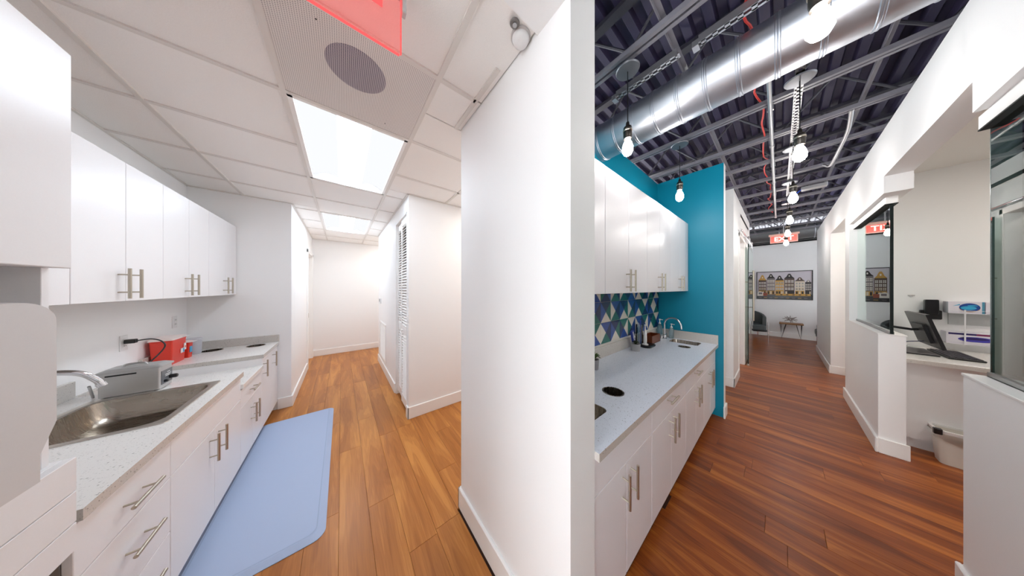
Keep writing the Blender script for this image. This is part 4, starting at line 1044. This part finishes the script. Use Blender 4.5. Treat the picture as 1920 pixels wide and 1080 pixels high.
# canal houses picture
t = thing('framed_picture', 'wide black-framed picture of gabled canal houses on the end wall', 'picture', (10.48, -.21, 1.15))
PY0, PY1, PZ0, PZ1 = .46, -.60, 1.15, 2.01   # y runs leftwards in the picture
px_w = PY0-PY1
fr = MB()
for (a_, b_, c_, d_) in ((PY1, PY0, PZ0, PZ0+.018), (PY1, PY0, PZ1-.018, PZ1), (PY1, PY1+.018, PZ0+.018, PZ1-.018), (PY0-.018, PY0, PZ0+.018, PZ1-.018)):
    fr.box(10.465, 10.499, a_, b_, c_, d_)
fr.build('frame', BLACK, t)
pc = MB(); FX = 10.488
def PP(u, v, d): return (FX-d, PY0-.018-u*(px_w-.036), PZ0+.018+v*(PZ1-PZ0-.036))
def rect(u0, u1, v0, v1, mi, l): pc.poly([PP(u0, v0, l), PP(u1, v0, l), PP(u1, v1, l), PP(u0, v1, l)], mi)
picm = [mat('print_sky', (206, 200, 208), .5), mat('print_brown', (84, 66, 58), .5), mat('print_cream', (214, 200, 178), .5), mat('print_ochre', (196, 150, 70), .5),
        mat('print_dark', (38, 32, 32), .5), mat('print_window', (228, 222, 212), .5), mat('print_water', (30, 30, 34), .3), mat('print_grey', (120, 112, 112), .5), mat('print_red', (140, 70, 50), .5)]
rect(0, 1, 0, 1, 0, 0)
rect(0, 1, 0, .17, 6, .0005)
houses = [(.02, .19, .70, 1, 3, .90), (.19, .355, .78, 7, 4, .93), (.355, .52, .70, 3, 4, .86), (.52, .71, .76, 1, 4, .92), (.71, .885, .66, 2, 1, .78), (.885, .995, .60, 4, 7, .68)]
for i, (u0, u1, vt, c1, c2, pk_) in enumerate(houses):
    rect(u0+.004, u1-.004, .15, vt, c1, .001)
    um = (u0+u1)/2; w_ = (u1-u0)
    g_ = [(u0+.004, vt), (u0+w_*.22, vt+(pk_-vt)*.35), (um-w_*.16, vt+(pk_-vt)*.8), (um-w_*.08, pk_), (um+w_*.08, pk_), (um+w_*.16, vt+(pk_-vt)*.8), (u1-w_*.22, vt+(pk_-vt)*.35), (u1-.004, vt)]
    pc.poly([PP(a_, b_, .001) for a_, b_ in g_][::-1], c2)
    rect(u0+.004, u1-.004, vt-.012, vt, 4, .0014)
    pc.poly([PP(um+.020*math.cos(a_)*.6, (vt+pk_)/2+.03*math.sin(a_), .0016) for a_ in [k*math.pi/4 for k in range(8)]], 5)
    nf = 3
    for r_ in range(nf):
        v0 = .33+r_*(vt-.36)/nf; v1 = v0+(vt-.36)/nf*.68
        for q in range(3):
            a_ = u0+w_*(.10+q*.29); b_ = a_+w_*.22
            rect(a_, b_, v0, v1, 5 if (r_+i) % 4 else 2, .0016)
            rect(a_+w_*.095, a_+w_*.125, v0, v1, 4, .002); rect(a_, b_, (v0+v1)/2-.006, (v0+v1)/2+.006, 4, .002)
    rect(u0+.01, u1-.01, .16, .30, 3 if i in (0, 1, 2, 4) else 4, .0014)
    for q in range(3): rect(u0+w_*(.12+q*.28), u0+w_*(.3+q*.28), .17, .28, 4 if q != i % 3 else 2, .0018)
rect(.36, .98, .12, .19, 3, .0022)
for q in range(5): rect(.45+q*.11, .49+q*.11, .14, .17, 4, .0026)
pc.poly([PP(a_, b_, .0022) for a_, b_ in ((.0, .10), (.15, .10), (.17, .17), (.12, .26), (.02, .26), (.0, .2))][::-1], 5)
rect(.03, .10, .16, .23, 7, .0026); rect(.12, .20, .10, .22, 8, .0026)
for q in range(9): rect(.03+q*.105, .09+q*.105, .03, .045, 3 if q % 2 else 7, .001)
pc.build('print', picm, t)

# waiting-area furniture
def armchair(x, y, rz, label):
    t = thing('armchair', label, 'armchair', (x, y, 0), 'grey tub armchairs at the corridor end')
    GF = mat('grey_leather', (74, 80, 80), .45, var=.08, bscale=40)
    m_ = MB(); W, D = .33, .31
    # U shaped back and arms as one thick shell
    def shell(zb, zt, off):
        pts = []
        for k in range(17):
            a_ = R(-18+216*k/16); pts.append((x+(W-off)*math.cos(a_), y+.02+(D-off)*math.sin(a_)))
        return pts
    def tz(k): return .64+.17*math.sin(math.pi*min(1, max(0, (k)/16)))
    rings = []
    o_ = shell(0, 0, 0); i_ = shell(0, 0, .075)
    for k in range(17):
        zt = tz(k); c_ = Vector((o_[k][0], o_[k][1], 0)); d_ = Vector((i_[k][0], i_[k][1], 0)); mi_ = (c_+d_)/2
        rings.append([c_+Vector((0, 0, .24)), c_+Vector((0, 0, zt-.03)), c_.lerp(d_, .2)+Vector((0, 0, zt-.008)), mi_+Vector((0, 0, zt)), c_.lerp(d_, .8)+Vector((0, 0, zt-.008)), d_+Vector((0, 0, zt-.03)), d_+Vector((0, 0, .24))])
    m_.loft(rings, 0, True, True, True); m_.build('backrest', GF, t)
    MB().loft([rrect(x, y-.03, W-.085, D-.04, .05, .27), rrect(x, y-.03, W-.08, D-.035, .06, .30), rrect(x, y-.03, W-.08, D-.035, .06, .39), rrect(x, y-.03, W-.11, D-.06, .06, .415)], 0).build('seat', GF, t)
    MB().loft([rrect(x, y-.02, W-.06, D-.04, .05, .22), rrect(x, y-.02, W-.06, D-.04, .05, .27)], 0).build('seat_frame', BLACK, t)
    for (a_, b_) in ((-.29, -.26), (.29, -.26), (-.24, .24), (.24, .24)):
        MB().tube([(x+a_, y+b_, 0.0005), (x+a_, y+b_, .50 if b_ < 0 else .26)], .011, 10).build('leg', CHROME, t)
    t.rotation_euler = (0, 0, rz)
    return t
armchair(9.85, .56, R(-70), 'grey leather tub armchair beside the glass door end of the wall')
armchair(9.75, -.90, R(180), 'grey leather tub armchair half hidden by the white wall corner')
t = thing('side_table', 'small wooden side table on black hairpin legs', 'table', (10.28, -.215, 0))
MB().box(10.12, 10.44, -.43, 0, .44, .475, 0, .004).build('tabletop', mat('table_wood', (150, 104, 62), .4, var=.2, bscale=25), t)
for (cx_, cy_) in ((10.16, -.39), (10.40, -.39), (10.16, -.04), (10.40, -.04)):
    s_ = 1 if cy_ > -.2 else -1
    MB().tube([(cx_, cy_+.01*s_, .44), (cx_, cy_, .008), (cx_, cy_-.085*s_, .44)], .0065, 8).build('leg', BLACK, t)
t = thing('star_ornament', 'spiky bronze wire star ornament on the side table', 'ornament', (10.26, -.20, .475))
BR = mat('bronze_wire', (122, 100, 88), .4, metal=.6)
rn = random.Random(3); cst = Vector((10.26, -.20, .588))
for k in range(14):
    ph = math.acos(1-2*(k+.5)/14); th = 2.399*k; dv = Vector((math.sin(ph)*math.cos(th)*.75, math.sin(ph)*math.sin(th)*1.35, math.cos(ph)*.95))
    tip = cst+dv*.112
    m_ = MB(); s1 = dv.orthogonal().normalized(); s2 = dv.cross(s1).normalized()
    for q in range(4):
        a_ = q*math.pi/2; m_.tube([cst+(s1*math.cos(a_)+s2*math.sin(a_))*.022+dv*.02, tip], .0032, 5)
    m_.build('spike', BR, t)

# ================================================================ reception desk
t = thing('reception_desk', 'white reception desk with a speckled top behind the half wall', 'desk', (4.5, -1.8, 0))
MB().box(4.05, 4.985, -2.9, -.695, .82, .857, 0, .002).build('desktop', [QZ], t)
MB().box(4.048, 4.052, -2.9, -.695, .818, .850).build('desktop_edge', QE, t)
MB().box(4.17, 4.20, -2.88, -.70, .10, .82).build('front_panel', LAM, t)
MB().box(4.22, 4.25, -2.88, -.70, .0, .10).build('plinth', LAM, t)
MB().box(4.20, 4.98, -2.88, -2.86, .10, .82).build('end_panel', LAM, t)
# monitor
t = thing('monitor', 'black computer monitor seen from behind on a wall arm', 'monitor', (4.62, -.92, .93))
th_ = R(13); ay_ = Vector((0, -math.sin(0), 0))
upv = Vector((0, math.sin(th_), math.cos(th_))); nv = Vector((0, math.cos(th_), -math.sin(th_)))
cM = Vector((4.62, -.915, 1.085))
MB().obox(cM, Vector((1, 0, 0)), nv, upv, .275, .010, .165).build('screen_case', mat('monitor_black', (24, 24, 28), .3), t)
MB().obox(cM+nv*.016-upv*.03, Vector((1, 0, 0)), nv, upv, .16, .012, .09).build('rear_bulge', BLACK, t)
MB().obox(cM-nv*.0105, Vector((1, 0, 0)), nv, upv, .262, .0006, .150).build('screen', mat('screen_glass', (8, 8, 12), .1), t)
MB().tube([cM+nv*.026, cM+nv*.06, Vector((4.60, -.70, 1.10))], .012, 10).build('arm', BLACK, t)
MB().box(4.55, 4.65, -.705, -.691, 1.03, 1.17, 0, .003).build('wall_bracket', BLACK, t)
MB().tube(bez([cM+nv*.02-upv*.12, (4.5, -.80, .95), (4.45, -.74, .90), (4.45, -.72, .862)]), .004, 6).build('cable', mat('cable_blue', (34, 48, 110), .4), t)
t = thing('keyboard', 'black computer keyboard on the reception desk', 'keyboard', (4.52, -1.03, .857))
MB().box(4.29, 4.75, -1.105, -.955, .8575, .873, 0, .004).build('keyboard_base', BLACK, t)
kb = MB()
for r_ in range(5):
    for c_ in range(15): kb.box(4.302+c_*.0295, 4.302+c_*.0295+.025, -1.095+r_*.026, -1.095+r_*.026+.022, .873, .878)
o = kb.build('keys', mat('key_grey', (48, 46, 54), .45), t); o['kind'] = 'stuff'
t = thing('laptop', 'thin closed dark laptop beside the keyboard under the monitor', 'laptop', (4.52, -.83, .857))
MB().box(4.34, 4.70, -.935, -.715, .8575, .868, 0, .003).build('laptop_base', BLACK, t)
MB().box(4.342, 4.698, -.933, -.717, .868, .876, 0, .003).build('lid', mat('laptop_grey', (110, 106, 108), .35, metal=.4), t)
# wall fittings on the reception wall
t = thing('wall_device', 'black two-part device mounted on the wall above the monitor', 'device', (4.97, -1.02, 1.16))
MB().box(4.955, 5.0, -1.075, -.965, 1.165, 1.26, 0, .006).build('cradle', BLACK, t)
MB().box(4.93, 4.985, -1.055, -.985, 1.22, 1.375, 0, .006).build('handset', mat('device_black', (14, 14, 20), .3), t)
t = thing('glove_rack', 'white wire wall rack holding the glove boxes', 'rack', (4.94, -1.25, .95))
WIRE = mat('white_wire', (236, 236, 240), .35)
for yy in (-1.16, -1.31): 
    MB().box(4.872, 4.876, yy-.004, yy+.004, .93, 1.28).build('upright', WIRE, t)
for z_ in (.935, 1.245): MB().box(4.87, 5.0, -1.38, -1.09, z_-.0035, z_).build('shelf_tray', WIRE, t)
for z_ in (.96, 1.27): MB().box(4.87, 4.875, -1.38, -1.09, z_, z_+.004).build('front_wire', WIRE, t)
MB().box(4.985, 4.999, -1.36, -1.11, 1.12, 1.24).build('back_plate', mat('rack_plate', (188, 190, 190), .4), t)
def glovebox(y0, y1, z0, h, label, art):
    t = thing('glove_box', label, 'glove box', (4.935, (y0+y1)/2, z0), 'glove boxes in the wall rack')
    b_ = MB().box(4.88, 4.995, y1, y0, z0, z0+h, 0, .001).build('carton', mat('carton_white', (232, 228, 238), .5), t)
    X_ = 4.8795
    def ell(cy, cz, ry, rz, m_, l, nm, a0=0, a1=360, n_=24):
        MB().add([(X_-l, cy-ry*math.cos(R(a0+(a1-a0)*k/n_)), cz+rz*math.sin(R(a0+(a1-a0)*k/n_))) for k in range(n_)], [tuple(range(n_))]).build(nm, m_, b_)
    art(y0, y1, z0, h, ell, b_, X_)
G1 = mat('print_deep_blue', (24, 70, 150), .4); G2 = mat('print_cyan', (60, 176, 220), .4); G3 = mat('print_tan', (206, 172, 132), .4); G4 = mat('print_violet', (66, 60, 170), .4)
G5 = mat('print_plum', (120, 24, 84), .4); G6 = mat('print_navy', (40, 26, 96), .4); G7 = mat('print_tealstripe', (84, 150, 178), .4)
def art1(y0, y1, z0, h, ell, b_, X_):
    w_ = y0-y1; cy = y0-w_*.60; cz = z0+h*.52
    ell(cy, cz-.006, w_*.29, h*.36, G3, .0002, 'print_patch'); ell(cy, cz, w_*.29, h*.36, G1, .0005, 'print_patch')
    ell(cy+w_*.03, cz-.006, w_*.22, h*.16, G2, .0008, 'print_patch'); ell(cy-w_*.08, cz+.018, w_*.14, h*.05, G2, .0010, 'print_patch')
    MB().box(X_-.0006, X_-.0002, y1, y1+w_*.07, z0, z0+h).build('print_stripe', G7, b_)
    MB().poly([(X_-.0005, y0-w_*.12, z0+h*.62), (X_-.0005, y0-w_*.33, z0+h*.80), (X_-.0005, y0-w_*.34, z0+h*.70)]).build('print_patch', G2, b_)
def art2(y0, y1, z0, h, ell, b_, X_):
    w_ = y0-y1; ell(y0-w_*.6, z0+h*.42, w_*.32, h*.1, G1, .0004, 'print_patch')
def art3(y0, y1, z0, h, ell, b_, X_):
    w_ = y0-y1
    MB().box(X_-.0006, X_-.0002, y0-w_*.5, y0-w_*.04, z0+h*.78, z0+h*.93).build('print_stripe', G6, b_)
    MB().box(X_-.0006, X_-.0002, y1, y0-w_*.5, z0+h*.78, z0+h*.93).build('print_stripe', G5, b_)
    ell(y0-w_*.60, z0+h*.38, w_*.30, h*.14, G3, .0003, 'print_patch'); ell(y0-w_*.5, z0+h*.44, w_*.30, h*.22, G4, .0006, 'print_patch'); ell(y0-w_*.46, z0+h*.50, w_*.24, h*.10, G6, .0009, 'print_patch')
glovebox(-1.085, -1.245, 1.246, .115, 'white glove box with a blue swirl print on the upper rack shelf', art1)
glovebox(-1.25, -1.375, 1.246, .115, 'plainer white glove box beside the blue swirl box', art2)
glovebox(-1.075, -1.345, .936, .118, 'long white glove box with violet print on the lower rack shelf', art3)
t = thing('wall_hook', 'tiny pale plastic hook stuck on the reception wall', 'hook', (4.99, -.93, 1.41))
MB().box(4.992, 5.0, -.945, -.905, 1.412, 1.425, 0, .002).build('plate', GREYP, t)
MB().box(4.98, 4.992, -.93, -.92, 1.405, 1.414).build('hook_tip', GREYP, t)
# trash can
t = thing('trash_can', 'white waste bin with a clear liner and black clip under the desk', 'trash can', (4.075, -1.0, 0))
cx_, cy_, hx_, hy_ = 4.077, -1.02, .083, .175
b_ = MB(); b_.loft([rrect(cx_, cy_, hx_*.85, hy_*.9, .03, .0005), rrect(cx_, cy_, hx_, hy_, .03, .27), rrect(cx_, cy_, hx_-.004, hy_-.004, .03, .27), rrect(cx_, cy_, hx_*.84, hy_*.88, .03, .006)], 0, True, True, True)
b_.build('bin_body', mat('bin_white', (226, 222, 214), .4), t)
MB().loft([rrect(cx_, cy_, hx_+.006, hy_+.006, .034, .262), rrect(cx_, cy_, hx_+.008, hy_+.008, .034, .285), rrect(cx_, cy_, hx_-.006, hy_-.006, .03, .287), rrect(cx_, cy_, hx_-.006, hy_-.006, .03, .27)], 0, False, False, True).build('rim', WHITEP, t)
ln = MB(); rgs = []
for (z_, o_) in ((.262, .0095), (.22, .011), (.16, .008)):
    rg = rrect(cx_, cy_, hx_+o_, hy_+o_, .036, z_); c_ = Vector((cx_, cy_, 0))
    rg = [Vector((p.x, p.y, p.z-(.06*((p.y-cy_)/-hy_) if z_ < .2 else 0)+.006*math.sin(k*2.1))) for k, p in enumerate(rg)]
    rgs.append(rg)
lm = glass('bin_liner', (.93, .92, .93), 2.2)
ln.loft(rgs, 0, False, False, True); ln.build('liner', lm, t)
MB().box(cx_-hx_-.016, cx_-hx_+.014, cy_+hy_-.02, cy_+hy_+.016, .25, .30, 0, .004).build('clip', BLACK, t)

# lettering, scuffs: nothing further is readable in the place
for o in bpy.data.objects:
    if o.type == 'MESH' and o.parent is None and not o.get('kind') and not o.get('category'):
        print('UNTAGGED', o.name)
